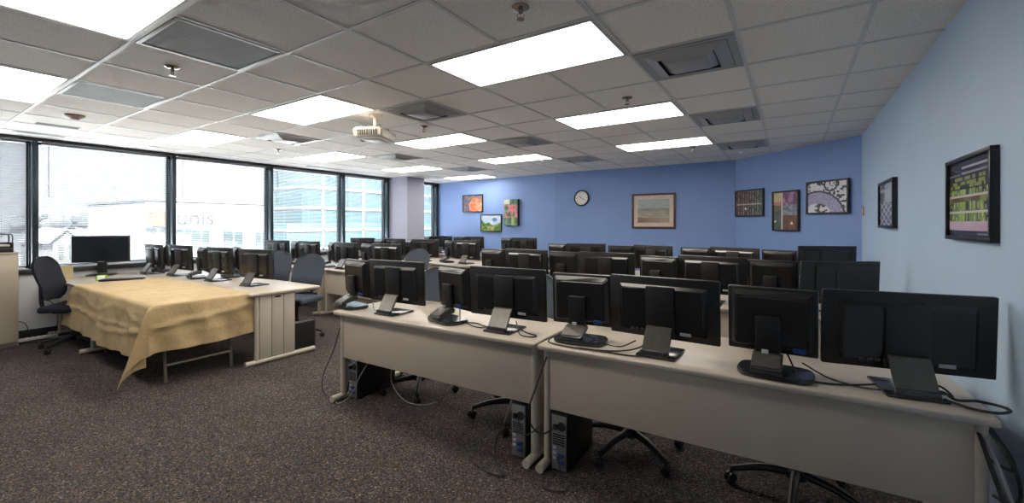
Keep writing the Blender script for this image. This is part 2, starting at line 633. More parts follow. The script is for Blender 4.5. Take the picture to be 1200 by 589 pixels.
MB().lathe([(.03, -.036), (.034, -.041), (.026, -.043), (.022, -.040)]).build('sensor_ring', M['ventdark'], d)
for (x0, y0, x1, y1, lab) in [(15, 151.5, 76, 158.5, 'thin dark slot air diffuser in the ceiling above the cabinet-side window'),
                              (360, 191.5, 400, 196.5, 'thin dark slot air diffuser in the ceiling above the teal-building windows')]:
    a_, b_ = ceil_pt(x0, y0), ceil_pt(x1, y1)
    uu = WINU + .42
    va, vb = on_u(x0, uu), on_u(x1, uu)
    s_ = thing('slot_diffuser', lab, 'air vent', (uu, (va + vb) / 2, CEIL))
    L = vb - va
    t = MB()
    for q in (-.03, .03):
        t.box((q, 0, -.004), (.018, L, .008), .002)
    t.build('slot_frame', M['ventm'], s_)
    MB().box((0, 0, -.002), (.042, L - .01, .004)).build('slot_opening', M['ventdark'], s_, smooth=False)
u, v = ceil_pt(68, 147)
s_ = thing('slot_diffuser', 'short dark grille slot in the ceiling beside the brownish smoke detector', 'air vent', (u, v, CEIL))
t = MB()
for q in (-.045, .045):
    t.box((q, 0, -.004), (.012, .34, .008), .002)
t.build('slot_frame', M['ventm'], s_)
t = MB().box((0, 0, -.002), (.078, .33, .003))
t.build('slot_opening', M['ventdark'], s_, smooth=False)

# projector
u, v = ceil_pt(440, 135)
p_ = thing('projector', 'cream projector hanging from the ceiling on a short white pole', 'projector', (u, v, CEIL), math.radians(-62))
MB().lathe([(0, 0), (.07, 0), (.07, -.010), (.03, -.022), (0, -.022)]).build('ceiling_plate', M['cream'], p_)
MB().cyl((0, 0, -.06), .022, .12, 18).build('pole', M['cream'], p_)
t = MB().box((0, 0, -.125), (.10, .08, .02), .005)
for sx, sy in ((-1, -1), (1, -1), (1, 1), (-1, 1)):
    t.tube([(0, 0, -.122), (sx * .11, sy * .09, -.13), (sx * .12, sy * .10, -.152)], .009, 8)
t.build('mount_spider', M['black'], p_)
pb = MB().hull([(sx * .19, sy * .14, -.152) for sx in (-1, 1) for sy in (-1, 1)] + [(sx * .20, sy * .15, -.20) for sx in (-1, 1) for sy in (-1, 1)] + [(sx * .185, sy * .135, -.255) for sx in (-1, 1) for sy in (-1, 1)], .012).build('projector_body', M['cream'], p_)
t = MB().cyl((-.09, -.155, -.205), .042, .05, 24, 'Y'); t.cyl((-.09, -.183, -.205), .036, .012, 24, 'Y')
ln = t.build('lens_barrel', M['graphite'], p_)
t = MB()
for k in range(9):
    t.box((.2, -.09 + k * .022, -.205), (.008, .010, .06), .002)
t.build('vent_grille', M['graphite'], p_)
MB().box((0, 0, -.2575), (.22, .16, .005), .001).build('lamp_cover', M['white'], p_)
t = MB()
for k in range(4):
    t.box((.04 + k * .034, -.1515, -.205), (.02, .006, .016), .001)
t.build('connector_panel', M['graphite'], p_)


# ------------------------------------------------------------------ pictures, clock, switch
def picture(name, label, cat, a, b, z0, z1, ink, nx, ny, frame=M['frameblack'], fw=.022, depth=.03, mount=0, group='framed prints on the walls'):
    """a thing on a wall between floor points a (left) and b (right as seen from the room)"""
    a, b = Vector((*a, 0)), Vector((*b, 0))
    W = (b - a).length; H = z1 - z0
    d = (b - a).normalized()
    r = thing(name, label, cat, ((a.x + b.x) / 2, (a.y + b.y) / 2, (z0 + z1) / 2), math.atan2(d.y, d.x), group)
    # local: x along the wall, -y into the room
    if frame is not None:
        f = MB()
        for s in (-1, 1):
            f.box((0, -depth / 2 - .001, s * (H / 2 - fw / 2)), (W, depth, fw), .003)
            f.box((s * (W / 2 - fw / 2), -depth / 2 - .001, 0), (fw, depth, H - 2 * fw), .003)
        f.build('picture_frame', frame, r)
        y = -depth * .55
        w, h = W - 2 * fw, H - 2 * fw
    else:
        MB().box((0, -depth / 2 - .001, 0), (W, depth, H), .004).build('canvas_block', M['frameblack'], r)
        y = -depth - .003
        w, h = W - .006, H - .006
    if mount:
        MB().box((0, y + .004, 0), (w, .004, h)).build('mount_board', M['mat'], r, smooth=False)
        w -= 2 * mount; h -= 2 * mount
    pm = bpy.data.meshes.new('print')
    vs, fs, cols = [], [], []
    for j in range(ny):
        for i in range(nx):
            x0, x1 = -w / 2 + w * i / nx, -w / 2 + w * (i + 1) / nx
            q0, q1 = -h / 2 + h * j / ny, -h / 2 + h * (j + 1) / ny
            n0 = len(vs)
            vs += [(x0, y, q0), (x1, y, q0), (x1, y, q1), (x0, y, q1)]
            fs.append((n0, n0 + 1, n0 + 2, n0 + 3))
            c = ink((i + .5) / nx, (j + .5) / ny)
            gr = sum(c) / 3
            cols.append(srgb(*[gr + (q - gr) * .8 for q in c]))
    # backing so that the sheet has a thickness
    n0 = len(vs)
    vs += [(-w / 2, y + .002, -h / 2), (w / 2, y + .002, -h / 2), (w / 2, y + .002, h / 2), (-w / 2, y + .002, h / 2)]
    fs.append((n0 + 3, n0 + 2, n0 + 1, n0)); cols.append((.5, .5, .5))
    pm.from_pydata(vs, [], fs)
    ca = pm.color_attributes.new('ink', 'FLOAT_COLOR', 'CORNER')
    k = 0
    for f_, c in zip(pm.polygons, cols):
        for _ in f_.vertices:
            ca.data[k].color = (*c, 1); k += 1
    pm.materials.append(M['print'])
    o = bpy.data.objects.new('print', pm); COL.objects.link(o); o.parent = r
    return r


rs = random.Random(3)
def hsh(i, j, s=0):
    return random.Random(i * 7919 + j * 104729 + s).random()
def mixc(a, b, t):
    t = max(0, min(1, t))
    return tuple(a[k] + (b[k] - a[k]) * t for k in range(3))
def vn2(x, y, s=0):
    i, j = math.floor(x), math.floor(y); fx, fy = x - i, y - j
    fx = fx * fx * (3 - 2 * fx); fy = fy * fy * (3 - 2 * fy)
    g_ = lambda a, b: hsh(a, b, s)
    return (g_(i, j) * (1 - fx) + g_(i + 1, j) * fx) * (1 - fy) + (g_(i, j + 1) * (1 - fx) + g_(i + 1, j + 1) * fx) * fy


def ink_bright(x, y):      # warm figure-like blotch on blue grey
    b = mixc((70, 80, 110), (120, 110, 120), vn2(x * 9, y * 9, 1))
    if vn2(x * 14, y * 14, 2) > .72:
        b = (170, 110, 70)
    r_ = math.hypot((x - .66) / .34, (y - .32) / .55)
    if r_ < 1:
        b = mixc((235, 190, 160), (235, 95, 45), vn2(x * 7, y * 7, 5) * 1.3)
        if y > .55:
            b = mixc(b, (150, 110, 70), .6)
    return b
def ink_garden(x, y):
    b = mixc((205, 215, 225), (150, 185, 220), vn2(x * 4, y * 4, 3))
    if y < .25 + .5 * vn2(x * 5, 1, 4) * (1 - .5 * math.sin(x * 3)) + .15 * abs(x - .5):
        b = mixc((40, 90, 35), (150, 180, 80), vn2(x * 12, y * 12, 6))
    if y < .3 and .3 < x < .65:
        b = mixc((190, 180, 110), (120, 130, 60), vn2(x * 9, y * 9, 8))
    if math.hypot(x - .68, y - .72) < .12:
        b = (70, 120, 190)
    return b
def ink_flowers(x, y):
    b = mixc((45, 85, 60), (125, 160, 125), vn2(x * 6, y * 9, 9))
    q = vn2(x * 7, y * 10, 10)
    if q > .55 and .3 < y < .8:
        b = mixc((200, 70, 80), (225, 130, 140), vn2(x * 20, y * 20, 2))
    if y > .82 and x < .4:
        b = (190, 200, 170)
    if y < .35 and abs(x - .65) < .12:
        b = (150, 175, 90)
    return b
def ink_sea(x, y):
    if abs(x - .12) < .012 and y > .1:
        return (110, 120, 110)
    if y > .62:
        return mixc((175, 190, 190), (150, 165, 165), vn2(x * 6, y * 20, 4))
    if y > .5:
        return mixc((120, 130, 125), (150, 150, 140), vn2(x * 12, y * 16, 5))
    if y > .2:
        return mixc((185, 175, 155), (150, 135, 115), vn2(x * 5, y * 22, 6))
    return mixc((120, 85, 70), (175, 150, 130), x + .3 * vn2(x * 8, y * 14, 7))
def ink_grid(x, y):
    if abs(y - .45) < .03:
        return (170, 165, 155)
    c = mixc((90, 40, 45), (60, 90, 65), x * .9 + .2 * vn2(x * 3, y * 3))
    if (x * 11) % 1 < .28:
        c = mixc(c, (205, 170, 165), .6)
    if vn2(x * 33, y * 16, 12) > .58:
        c = mixc(c, (30, 25, 30), .6)
    if math.hypot(x - .37, y - .27) < .045:
        c = (210, 220, 200)
    return c
def ink_street(x, y):
    if abs(x - .36) < .02:
        return (215, 200, 185)
    if x < .36:
        c = (190, 170, 110) if y > .75 else mixc((50, 65, 55), (85, 90, 80), vn2(x * 12, y * 9, 3))
        if y > .66 and y < .75: c = (180, 110, 80)
    elif y > .68:
        c = mixc((190, 150, 190), (95, 40, 90), vn2(x * 9, y * 9, 4) * 1.2)
    elif y > .38:
        c = mixc((60, 75, 95), (150, 160, 170), vn2(x * 12, y * 20, 5))
    else:
        c = mixc((70, 50, 45), (150, 80, 50), vn2(x * 18 + y * 8, y * 9, 6))
    if math.hypot(x - .76, (y - .17) * 1.4) < .05: c = (240, 215, 170)
    if math.hypot(x - .07, (y - .22) * 1.4) < .04: c = (230, 215, 200)
    return c
def ink_mono(x, y):
    r_ = math.hypot((x - .25) * 1.35, y + .25)
    if r_ > .92 and r_ < .98: return (50, 50, 70)
    c = (205, 205, 215)
    if .55 < r_ <= .92:
        c = mixc((170, 165, 205), (125, 120, 165), vn2(x * 34, y * 34, 3))
    elif r_ > .98:
        if vn2(x * 19, y * 15, 7) > .6: c = (45, 45, 62)
        if abs(math.hypot((x - .6) * 1.3, y - .9) - .2) < .03: c = (60, 60, 80)
    elif vn2(x * 14, y * 14, 8) > .5 and x > .18: c = (60, 60, 60)
    return c
def ink_lattice(x, y):
    if y > .56:
        c = mixc((150, 165, 195), (190, 200, 215), vn2(x * 4, y * 4, 3))
        if y < .8 and (x < .35): c = mixc((60, 60, 80), (120, 120, 140), vn2(x * 8, y * 12, 4))
        if y > .88 and x < .6 and vn2(x * 10, y * 14, 2) > .5: c = (60, 75, 130)
        return c
    a_, b_ = (x * 3.2 + y * 5.5) % 1, (x * 3.2 - y * 5.5) % 1
    if min(a_, 1 - a_) < .09 or min(b_, 1 - b_) < .09: return (215, 220, 235)
    return mixc((40, 50, 85), (90, 100, 135), y * 1.5)
def ink_poster(x, y):
    if y > .62:
        c = (38, 34, 46)
        if abs(y - .905) < .012 and x > .34 and x < .92: c = (170, 170, 180)
        if abs(y - .83) < .012 and x > .34 and x < .9: c = (150, 150, 160)
        if abs(y - .83) < .010 and x < .3: c = (130, 130, 140)
        for yy in (.77, .71, .655):
            if abs(y - yy) < .022 and .04 < x < .86:
                c = (150, 160, 60) if vn2(x * 16, yy * 40, 5) > .42 else (52, 50, 50)
        return c
    if y > .19:
        if abs(y - .53) < .012 or abs(y - .32) < .010: return (205, 195, 190)
        k_ = .5 + (x - .5) * (1 + .6 * (y - .2))
        q = vn2(k_ * 11, 1 if y < .46 else 6, 8)
        c = mixc((85, 105, 60), (150, 195, 60), q * 1.2)
        if q < .28: c = (55, 45, 55)
        if (k_ * 11) % 1 < .12: c = (205, 205, 160)
        if y > .46 and .53 > y: c = mixc((95, 60, 60), (150, 170, 70), vn2(x * 10, y * 8, 9))
        return c
    if y > .07: return mixc((205, 170, 190), (190, 160, 180), vn2(x * 6, y * 6, 3))
    return (36, 34, 52) if not (x > .7 and abs(y - .035) < .012) else (150, 150, 165)


def zat(y, D):
    return CAMZ - (y - HOR) / FPX * D
def depth(u, v):
    return -u * SY + v * CY
def back_pic(x0, x1, y0, y1, v):
    a, b = (on_v(x0, v), v), (on_v(x1, v), v)
    D = depth((a[0] + b[0]) / 2, v)
    return a, b, zat(y1, D), zat(y0, D)
def bl_pt(x):
    a_ = (x - CXP) / FPX
    dv_ = Vector((a_ * CY - SY, a_ * SY + CY))
    p0, p1 = Vector(BL0), Vector(BL1)
    e_ = p1 - p0
    k_ = (p0.x * e_.y - p0.y * e_.x) / (dv_.x * e_.y - dv_.y * e_.x)
    return dv_ * k_ + Vector((e_.y, -e_.x)).normalized() * .003
def bl_pic(x0, x1, y0, y1):
    a_, b_ = bl_pt(x0), bl_pt(x1)
    D = depth(*((a_ + b_) / 2))
    return tuple(a_), tuple(b_), zat(y1, D), zat(y0, D)
G_ = 'framed prints on the walls'
a, b, z0, z1 = bl_pic(543, 566.5, 228, 248.5)
picture('framed_print', 'small dark framed print with an orange and white blotch, nearest the windows', 'picture', a, b, z0, z1, ink_bright, 40, 32)
a, b, z0, z1 = bl_pic(564, 588.5, 251, 271.5)
picture('framed_print', 'small black framed garden print in green and pale blue, hung lowest', 'picture', a, b, z0, z1, ink_garden, 40, 32)
a, b, z0, z1 = bl_pic(593, 609, 233.5, 264)
picture('canvas_print', 'tall unframed deep canvas with red flowers among green leaves', 'picture', a, b, z0, z1, ink_flowers, 24, 44, frame=None, depth=.07)
a, b, z0, z1 = back_pic(741, 792, 226.5, 267.5, BACKV)
picture('framed_print', 'brown wood framed beach landscape with a wide cream mount', 'picture', a, b, z0, z1, ink_sea, 34, 24, frame=M['framewood'], fw=.035, mount=.075)


def ang_pt(x):      # picture column -> point on the angled wall
    a_ = (x - CXP) / FPX
    du, dv = a_ * CY - SY, a_ * SY + CY
    k_ = 7.478 / (du + dv)
    return (du * k_, dv * k_)
def ang_pic(x0, x1, y0, y1):
    off = Vector((-.0071, -.0071))
    a_, b_ = Vector(ang_pt(x0)) + off, Vector(ang_pt(x1)) + off
    D = depth(*((a_ + b_) / 2))
    return tuple(a_), tuple(b_), zat(y1, D), zat(y0, D)
a, b, z0, z1 = ang_pic(863.5, 896.5, 222, 253.5)
picture('framed_print', 'black framed print of thin red and green vertical stripes with a pale bar', 'picture', a, b, z0, z1, ink_grid, 60, 40)
a, b, z0, z1 = ang_pic(907, 938, 223.5, 270.5)
picture('framed_print', 'upright black framed print in purple, teal and orange with a pale post', 'picture', a, b, z0, z1, ink_street, 36, 52)
a, b, z0, z1 = ang_pic(947, 997, 211, 250.5)
picture('framed_print', 'wide black and white print with a grey arc on the angled blue wall', 'picture', a, b, z0, z1, ink_mono, 64, 48)
va, vb = on_u(1028.5, RWU - .035), on_u(1045.5, RWU - .035)
D = depth(RWU, vb)
picture('framed_print', 'deep black framed print of white crossing lines on the pale blue wall', 'picture', (RWU, va), (RWU, vb), zat(267.5, D), zat(207, D), ink_lattice, 44, 40, depth=.035, fw=.025)
va, vb = on_u(1107.5, RWU - .03), on_u(1160, RWU - .03)
D = depth(RWU, vb)
picture('framed_print', 'large black framed poster with yellow-green blocks, nearest the camera on the pale wall', 'picture', (RWU, va), (RWU, vb), zat(285, D), zat(169, D), ink_poster, 60, 66, depth=.03, fw=.02)
# clock
uc = on_v(682, BACKV); D = depth(uc, BACKV)
ck = thing('wall_clock', 'round white wall clock with a black rim on the blue back wall', 'clock', (uc, BACKV - .001, zat(232, D)))
R_ = 9.3 / FPX * D
t = MB().lathe([(R_ * .86, 0), (R_, .0), (R_, .035), (R_ * .93, .048), (R_ * .86, .036), (R_ * .86, 0)], seg=40)
t.bm.transform(Matrix.Rotation(PI / 2, 4, 'X'))
t.build('clock_rim', M['frameblack'], ck)
t = MB().cyl((0, -.012, 0), R_ * .87, .02, 40, 'Y')
t.build('dial', M['white'], ck)
t = MB()
for h in range(12):
    a_ = h * PI / 6
    t.box((math.sin(a_) * R_ * .70, -.0235, math.cos(a_) * R_ * .70), (.006, .002, .03 if h % 3 == 0 else .018), rot=(0, a_, 0))
t.build('hour_marks', M['frameblack'], ck)
for nm, ln_, a_, w_ in (('hour_hand', .5, math.radians(305), .009), ('minute_hand', .72, math.radians(118), .006)):
    MB().box((math.sin(a_) * R_ * ln_ * .45, -.026, math.cos(a_) * R_ * ln_ * .45), (w_, .002, R_ * ln_), rot=(0, a_, 0)).build(nm, M['frameblack'], ck)
# brass switch plate
v_ = on_u(1012, RWU); D = depth(RWU, v_)
sw = thing('wall_switch', 'small brass-coloured switch plate on the pale wall by the corner', 'switch', (RWU - .001, v_, zat(247, D)))
MB().box((-.004, 0, 0), (.008, .075, .12), .003).build('cover_plate', M['brass'], sw)
MB().box((-.010, 0, .004), (.008, .02, .04), .002).build('toggle', M['cream'], sw)


# ------------------------------------------------------------------ desks
DD = .76
def make_desk(L):
    """origin: floor, front edge centre. y grows away from the viewer"""
    r = thing('computer_desk', '', 'desk')
    t = MB().box((0, DD / 2, DESK - .016), (L - .004, DD, .032), .011, seg=3)
    t.build('desktop', M['laminate'], r)
    MB().box((0, .075, .525), (L - .075, .02, .37), .003).build('modesty_panel', M['panel'], r)
    for s in (-1, 1):
        x = s * (L / 2 - .037)
        lg = MB()
        lg.cyl((x, .075, .37), .022, .655, 18)
        for k in range(3):
            lg.box((x, .16 + k * .125, .372), (.028, .120, .656), .005)
        lg.build('leg', M['legmetal'], r)
        leg = r.children[-1]
        ft = MB()
        ft.tube([(x, -.035, .028), (x, .70, .028)], .026, 14)
        ft.build('foot', M['legmetal'], leg)
        sm = MB()
        for k in (0, 1):
            sm.box((x, .2225 + k * .125, .372), (.024, .006, .65))
        sm.build('seam', M['seam'], leg)
        MB().box((x + s * .015, .285, .672), (.004, .06, .018), .002).build('cable_cap', M['black'], leg)
    return r


ROT1 = math.radians(1.8)
deskA = {}
def desk(u0, u1, v, label, rot=0, grp='cream computer desks'):
    L = round(u1 - u0, 3)
    if L not in deskA:
        deskA[L] = Kit(lambda: make_desk(L))
    return deskA[L].put(((u0 + u1) / 2, v, 0), rot, label, grp)


def r1v(u):        # front edge of the slightly turned first row
    return 2.215 + (u + .3) * math.tan(ROT1)
desk(-3.13, -1.27, r1v(-2.2), 'cream desk at the aisle end of the front wall-side row', ROT1)
desk(-1.255, .635, r1v(-.31), 'cream desk against the pale blue wall, nearest the camera', ROT1)
desk(-6.26, -4.52, 2.16, 'cream desk whose fluted end leg stands beside the tan tablecloth')
desk(-8.02, -6.28, 2.16, 'cream desk by the windows behind the tan tablecloth, first window-side row')
desk(-6.22, -4.42, 4.02, 'cream desk at the aisle end of the second window-side row')
desk(-8.04, -6.24, 3.95, 'cream desk by the windows in the second window-side row')
desk(-2.98, -1.14, 3.98, 'cream desk at the aisle end of the second wall-side row')
desk(-1.12, .68, 3.98, 'cream desk against the pale blue wall in the second row')
desk(-6.12, -4.30, 5.72, 'cream desk at the aisle end of the third window-side row')
desk(-7.98, -6.14, 5.46, 'cream desk by the windows in the third window-side row')
desk(-3.24, -1.38, 5.72, 'cream desk at the aisle end of the third wall-side row')
desk(-1.36, .50, 5.72, 'cream desk against the angled wall in the third row')
desk(-5.90, -4.32, 7.535, 'cream desk at the aisle end of the back row under the flower prints')
desk(-7.72, -5.92, 7.535, 'cream desk beside the lavender column in the back row')


# ------------------------------------------------------------------ monitors
def make_wide(lift=0.0, plain_back=False):
    r = thing('wide_monitor', '', 'monitor')
    W, H, Z0 = .585, .335, .078 + lift
    lean = math.radians(-3)
    zc = Z0 + H / 2

    def tilt(mb):
        mb.bm.transform(Matrix.Translation((0, 0, zc)) @ Matrix.Rotation(-lean, 4, 'X') @ Matrix.Translation((0, 0, -zc)))
        return mb
    tilt(MB().box((0, .004, zc), (W, .026, H), .006)).build('screen_housing', M['black'], r)
    tilt(MB().box((0, .0175, zc + .006), (W - .03, .002, H - .045))).build('display', M['screen'], r, smooth=False)
    if not plain_back:
        t = MB().hull([(sx * .235, -.008, zc + z_) for sx in (-1, 1) for z_ in (-.135, .125)] +
                      [(sx * .215, -.030, zc + z_) for sx in (-1, 1) for z_ in (-.125, .105)], .003)
        tilt(t).build('rear_cover', M['black2'], r)
        tilt(MB().box((0, -.033, zc - .015), (.15, .024, .27), .005)).build('spine', M['black'], r)
    else:
        tilt(MB().box((.04, -.018, zc - .005), (.46, .024, .29), .006)).build('rear_cover', M['black'], r)
        tilt(MB().box((-.035, -.033, zc - .02), (.02, .008, .25), .002)).build('spine', M['black2'], r)
    tilt(MB().box((.13, -.034 if not plain_back else -.032, Z0 + .045), (.055, .006, .016), .002)).build('port_label', M['sticker'], r)
    t = MB()
    for k in range(4):
        t.box((-.07 - k * .028, -.034 if not plain_back else -.032, Z0 + .045), (.018, .008, .012), .001)
    tilt(t).build('port_row', M['graphite'], r)
    t = MB().hull([(sx * .07, y, z) for sx in (-1, 1) for (y, z) in ((-.036, Z0 + .075), (-.056, Z0 + .07), (-.128, .034), (-.106, .034))], .003)
    t.build('stand_neck', M['graphite'], r)
    b = MB().box((0, -.02, .007), (.20, .235, .014), .005)
    b.box((0, -.125, .023), (.142, .030, .034), .005)
    b.build('stand_base', M['gloss'], r)
    return r


def make_small(lift=0.0):
    r = thing('small_monitor', '', 'monitor')
    W, H, Z0 = .375, .315, .082 + lift
    zc = Z0 + H / 2
    lean = math.radians(-4)

    def tilt(mb):
        mb.bm.transform(Matrix.Translation((0, 0, zc)) @ Matrix.Rotation(-lean, 4, 'X') @ Matrix.Translation((0, 0, -zc)))
        return mb
    t = MB().box((0, .006, zc), (W, .032, H), .008)
    tilt(t).build('screen_housing', M['black'], r)
    tilt(MB().box((0, .0225, zc + .004), (W - .035, .002, H - .045))).build('display', M['screen'], r, smooth=False)
    t = MB().hull([(sx * .175, -.006, zc + z_) for sx in (-1, 1) for z_ in (-.14, .148)] +
                  [(sx * .150, -.042, zc + z_) for sx in (-1, 1) for z_ in (-.115, .118)], .006)
    tilt(t).build('rear_cover', M['black'], r)
    t = MB().box((-.02, -.044, zc + .085), (.09, .006, .018), .002)
    t.build('handle_slot', M['ventdark'], r)
    t = MB().box((-.01, -.058, zc - .075), (.105, .034, .215), .008)
    tilt(t).build('support_arm', M['black'], r)
    MB().box((.115, -.044, Z0 + .035), (.05, .012, .022), .003).build('video_plug', M['portblue'], r)
    MB().box((-.02, -.078, Z0 + .012), (.028, .012, .035), .003).build('tag_label', M['sticker'], r)
    # hinged foot: sloping block above a rounded base
    t = MB().hull([(sx * .062 - .01, y, z) for sx in (-1, 1) for (y, z) in ((-.17, .030), (-.175, .052), (-.03, .062), (-.03, .098), (-.09, .094))], .006)
    t.build('hinge_block', M['graphite'], r)
    poly = []
    for k in range(28):
        a_ = 2 * PI * k / 28
        ex = .5
        c_, s_ = math.cos(a_), math.sin(a_)
        poly.append((.02 + .155 * math.copysign(abs(c_) ** ex, c_), -.075 + .105 * math.copysign(abs(s_) ** ex, s_)))
    t = MB().prism(poly, 0, .026, .007)
    t.box((-.01, -.16, .026), (.13, .05, .03), .006)
    t.build('stand_base', M['gloss'], r)
    return r


KW, KWH, KWP, KS = Kit(make_wide), Kit(lambda: make_wide(.045)), Kit(lambda: make_wide(.0, True)), Kit(make_small)


def solve(x0, x1, v, W, prefer):
    best = None
    lo, hi = (-60, 40)
    for deg in range(lo, hi + 1):
        th = math.radians(deg)
        c_, s_ = math.cos(th) * W / 2, math.sin(th) * W / 2
        u = on_v((x0 + x1) / 2, v)
        for _ in range(6):
            xm = (px_of(u - c_, v - s_) + px_of(u + c_, v + s_)) / 2
            u += on_v((x0 + x1) / 2, v) - on_v(xm, v)
        a_, b_ = px_of(u - c_, v - s_), px_of(u + c_, v + s_)
        w_ = b_ - a_
        err = abs(w_ - (x1 - x0)) / (x1 - x0) * 3 + abs(deg - prefer) * .006
        if best is None or err < best[0]:
            best = (err, u, th)
    return best[1], best[2]


rows = {
    'front wall-side row': dict(v=lambda u: r1v(u) + .215, seats=[((407, 433), (434, 497)), ((516, 551), (552, 640)), ((648, 717), (716, 844)), ((851, 962), (963, 1168))], end='pale wall'),
    'first window-side row': dict(v=lambda u: 2.40 + (u + 8) * .045 - (.09 if u < -7.4 else 0), seats=[((165, 170), (171, 191)), ((193.5, 199.5), (200, 225)), ((235, 243), (243.5, 272.4)), ((275, 281), (281, 320))], end='aisle'),
    'second wall-side row': dict(v=lambda u: 4.22, seats=[((565, 591), (592, 642)), ((644, 679), (679, 744)), ((750, 795), (795, 876)), ((876, 937), (938, 1030))], end='pale wall'),
    'second window-side row': dict(v=lambda u: 4.19 + (u + 8) * .02 - (.075 if u < -7.4 else 0), seats=[((308.5, 312), (312, 339)), ((343.5, 350), (350.4, 374.8)), ((387.5, 392.5), (392.5, 419)), ((425, 437), (437, 470))], end='aisle'),
    'third wall-side row': dict(v=lambda u: 5.95, seats=[((643.5, 664), (664, 710)), ((713, 743), (743, 788)), ((798, 833), (833, 890)), ((893.5, 934), (935, 1003))], end='pale wall'),
    'third window-side row': dict(v=lambda u: 5.82 + (u + 8) * .03, seats=[((403.5, 411), (411, 439.5)), ((440, 450), (451, 475)), ((476.5, 483), (483, 514)), ((522, 533), (533, 562))], end='aisle'),
    'back row': dict(v=lambda u: 7.76, seats=[((497, 506), (506, 530)), ((532, 545), (545, 567)), ((588, 600), (600, 629))], end='aisle'),
}
def plan_rect(u, v, th, x0, x1, y0, y1):
    c_, s_ = math.cos(th), math.sin(th)
    return [Vector((u + x * c_ - y * s_, v + x * s_ + y * c_)) for x, y in ((x0, y0), (x1, y0), (x1, y1), (x0, y1))]


def clash(P, Q):
    best = 9
    for A, B in ((P, Q), (Q, P)):
        for i in range(4):
            e = A[(i + 1) % 4] - A[i]
            n = Vector((e.y, -e.x)).normalized()
            a_ = [n.dot(q) for q in A]; b_ = [n.dot(q) for q in B]
            best = min(best, min(max(a_), max(b_)) - max(min(a_), min(b_)))
    return max(0, best)


front = {'front wall-side row': lambda u: r1v(u), 'first window-side row': lambda u: 2.16, 'second wall-side row': lambda u: 3.98,
         'second window-side row': lambda u: 4.02 if u > -6.23 else 3.95, 'third wall-side row': lambda u: 5.72,
         'third window-side row': lambda u: 5.72 if u > -6.13 else 5.46, 'back row': lambda u: 7.535}
for rn, R in rows.items():
    n = len(R['seats'])
    wides = []
    for k, (s_, w_) in enumerate(R['seats']):
        u = on_v(sum(w_) / 2, R['v'](-3))
        for _ in range(6):
            vv = R['v'](u)
            u, th = solve(w_[0], w_[1], vv, .585, 0)
        wides.append((u, vv, th))
    screens = [plan_rect(u, v, t, -.295, .295, -.05, .022) for u, v, t in wides]
    feet = [plan_rect(u, v, t, -.10, .10, -.145, .10) for u, v, t in wides]
    for k, (s_, w_) in enumerate(R['seats']):
        q = n - k
        place = '%s the %s' % ({1: 'seat beside', 2: 'second seat from', 3: 'third seat from', 4: 'fourth seat from'}[q], R['end'])
        u, vv, th = wides[k]
        kit = KW
        if rn == 'third wall-side row' and k == 3:
            kit = KWH
        if rn == 'second wall-side row' and k == 3:
            kit = KWP
        lab = 'wide black monitor, %s in the %s' % (place, rn)
        if kit is KWP:
            lab = 'flat-backed ' + lab
        kit.put((u, vv, DESK), th, lab, 'wide black monitors')
        # the small one: slide it along its line of sight until it stands clear of its neighbours
        best = None
        for dv in range(-4, 17):
            v2 = R['v'](wides[k][0]) + dv * .02
            u2 = on_v(sum(s_) / 2, v2)
            for deg in range(-40, 22, 2):
                t2 = math.radians(deg)
                c_, z_ = math.cos(t2) * .1875, math.sin(t2) * .1875
                uu = u2
                for _ in range(4):
                    xm = (px_of(uu - c_, v2 - z_) + px_of(uu + c_, v2 + z_)) / 2
                    uu += on_v(sum(s_) / 2, v2) - on_v(xm, v2)
                if uu - .19 * abs(math.cos(t2)) < WINU + .075:
                    continue
                if v2 - .185 < front[rn](uu) + .01:
                    continue
                a_, b_ = px_of(uu - c_, v2 - z_), px_of(uu + c_, v2 + z_)
                S_ = plan_rect(uu, v2, t2, -.19, .19, -.075, .026)
                F_ = plan_rect(uu, v2, t2, -.14, .18, -.185, .035)
                hit = sum(max(0, clash(S_, X) - .001) for X in screens) + sum(max(0, clash(F_, X) - .001) for X in feet)
                cost = abs((b_ - a_) - (s_[1] - s_[0])) / 12 + abs(dv) * .06 + abs(deg + 10) * .01 + hit * 200
                if best is None or cost < best[0]:
                    best = (cost, uu, v2, t2, hit)
        if best is None or best[4] > .03:
            print('no room for small monitor', rn, k, best)
            continue
        _, u2, v2, t2, hit = best
        screens.append(plan_rect(u2, v2, t2, -.19, .19, -.075, .026)); feet.append(plan_rect(u2, v2, t2, -.14, .18, -.185, .035))
        print(rn, k, [round(c, 2) for c in (u, vv, math.degrees(th), u2, v2, math.degrees(t2), hit)])
        KS.put((u2, v2, DESK), t2, 'small black hinge-foot monitor, %s in the %s' % (place, rn), 'small black monitors')


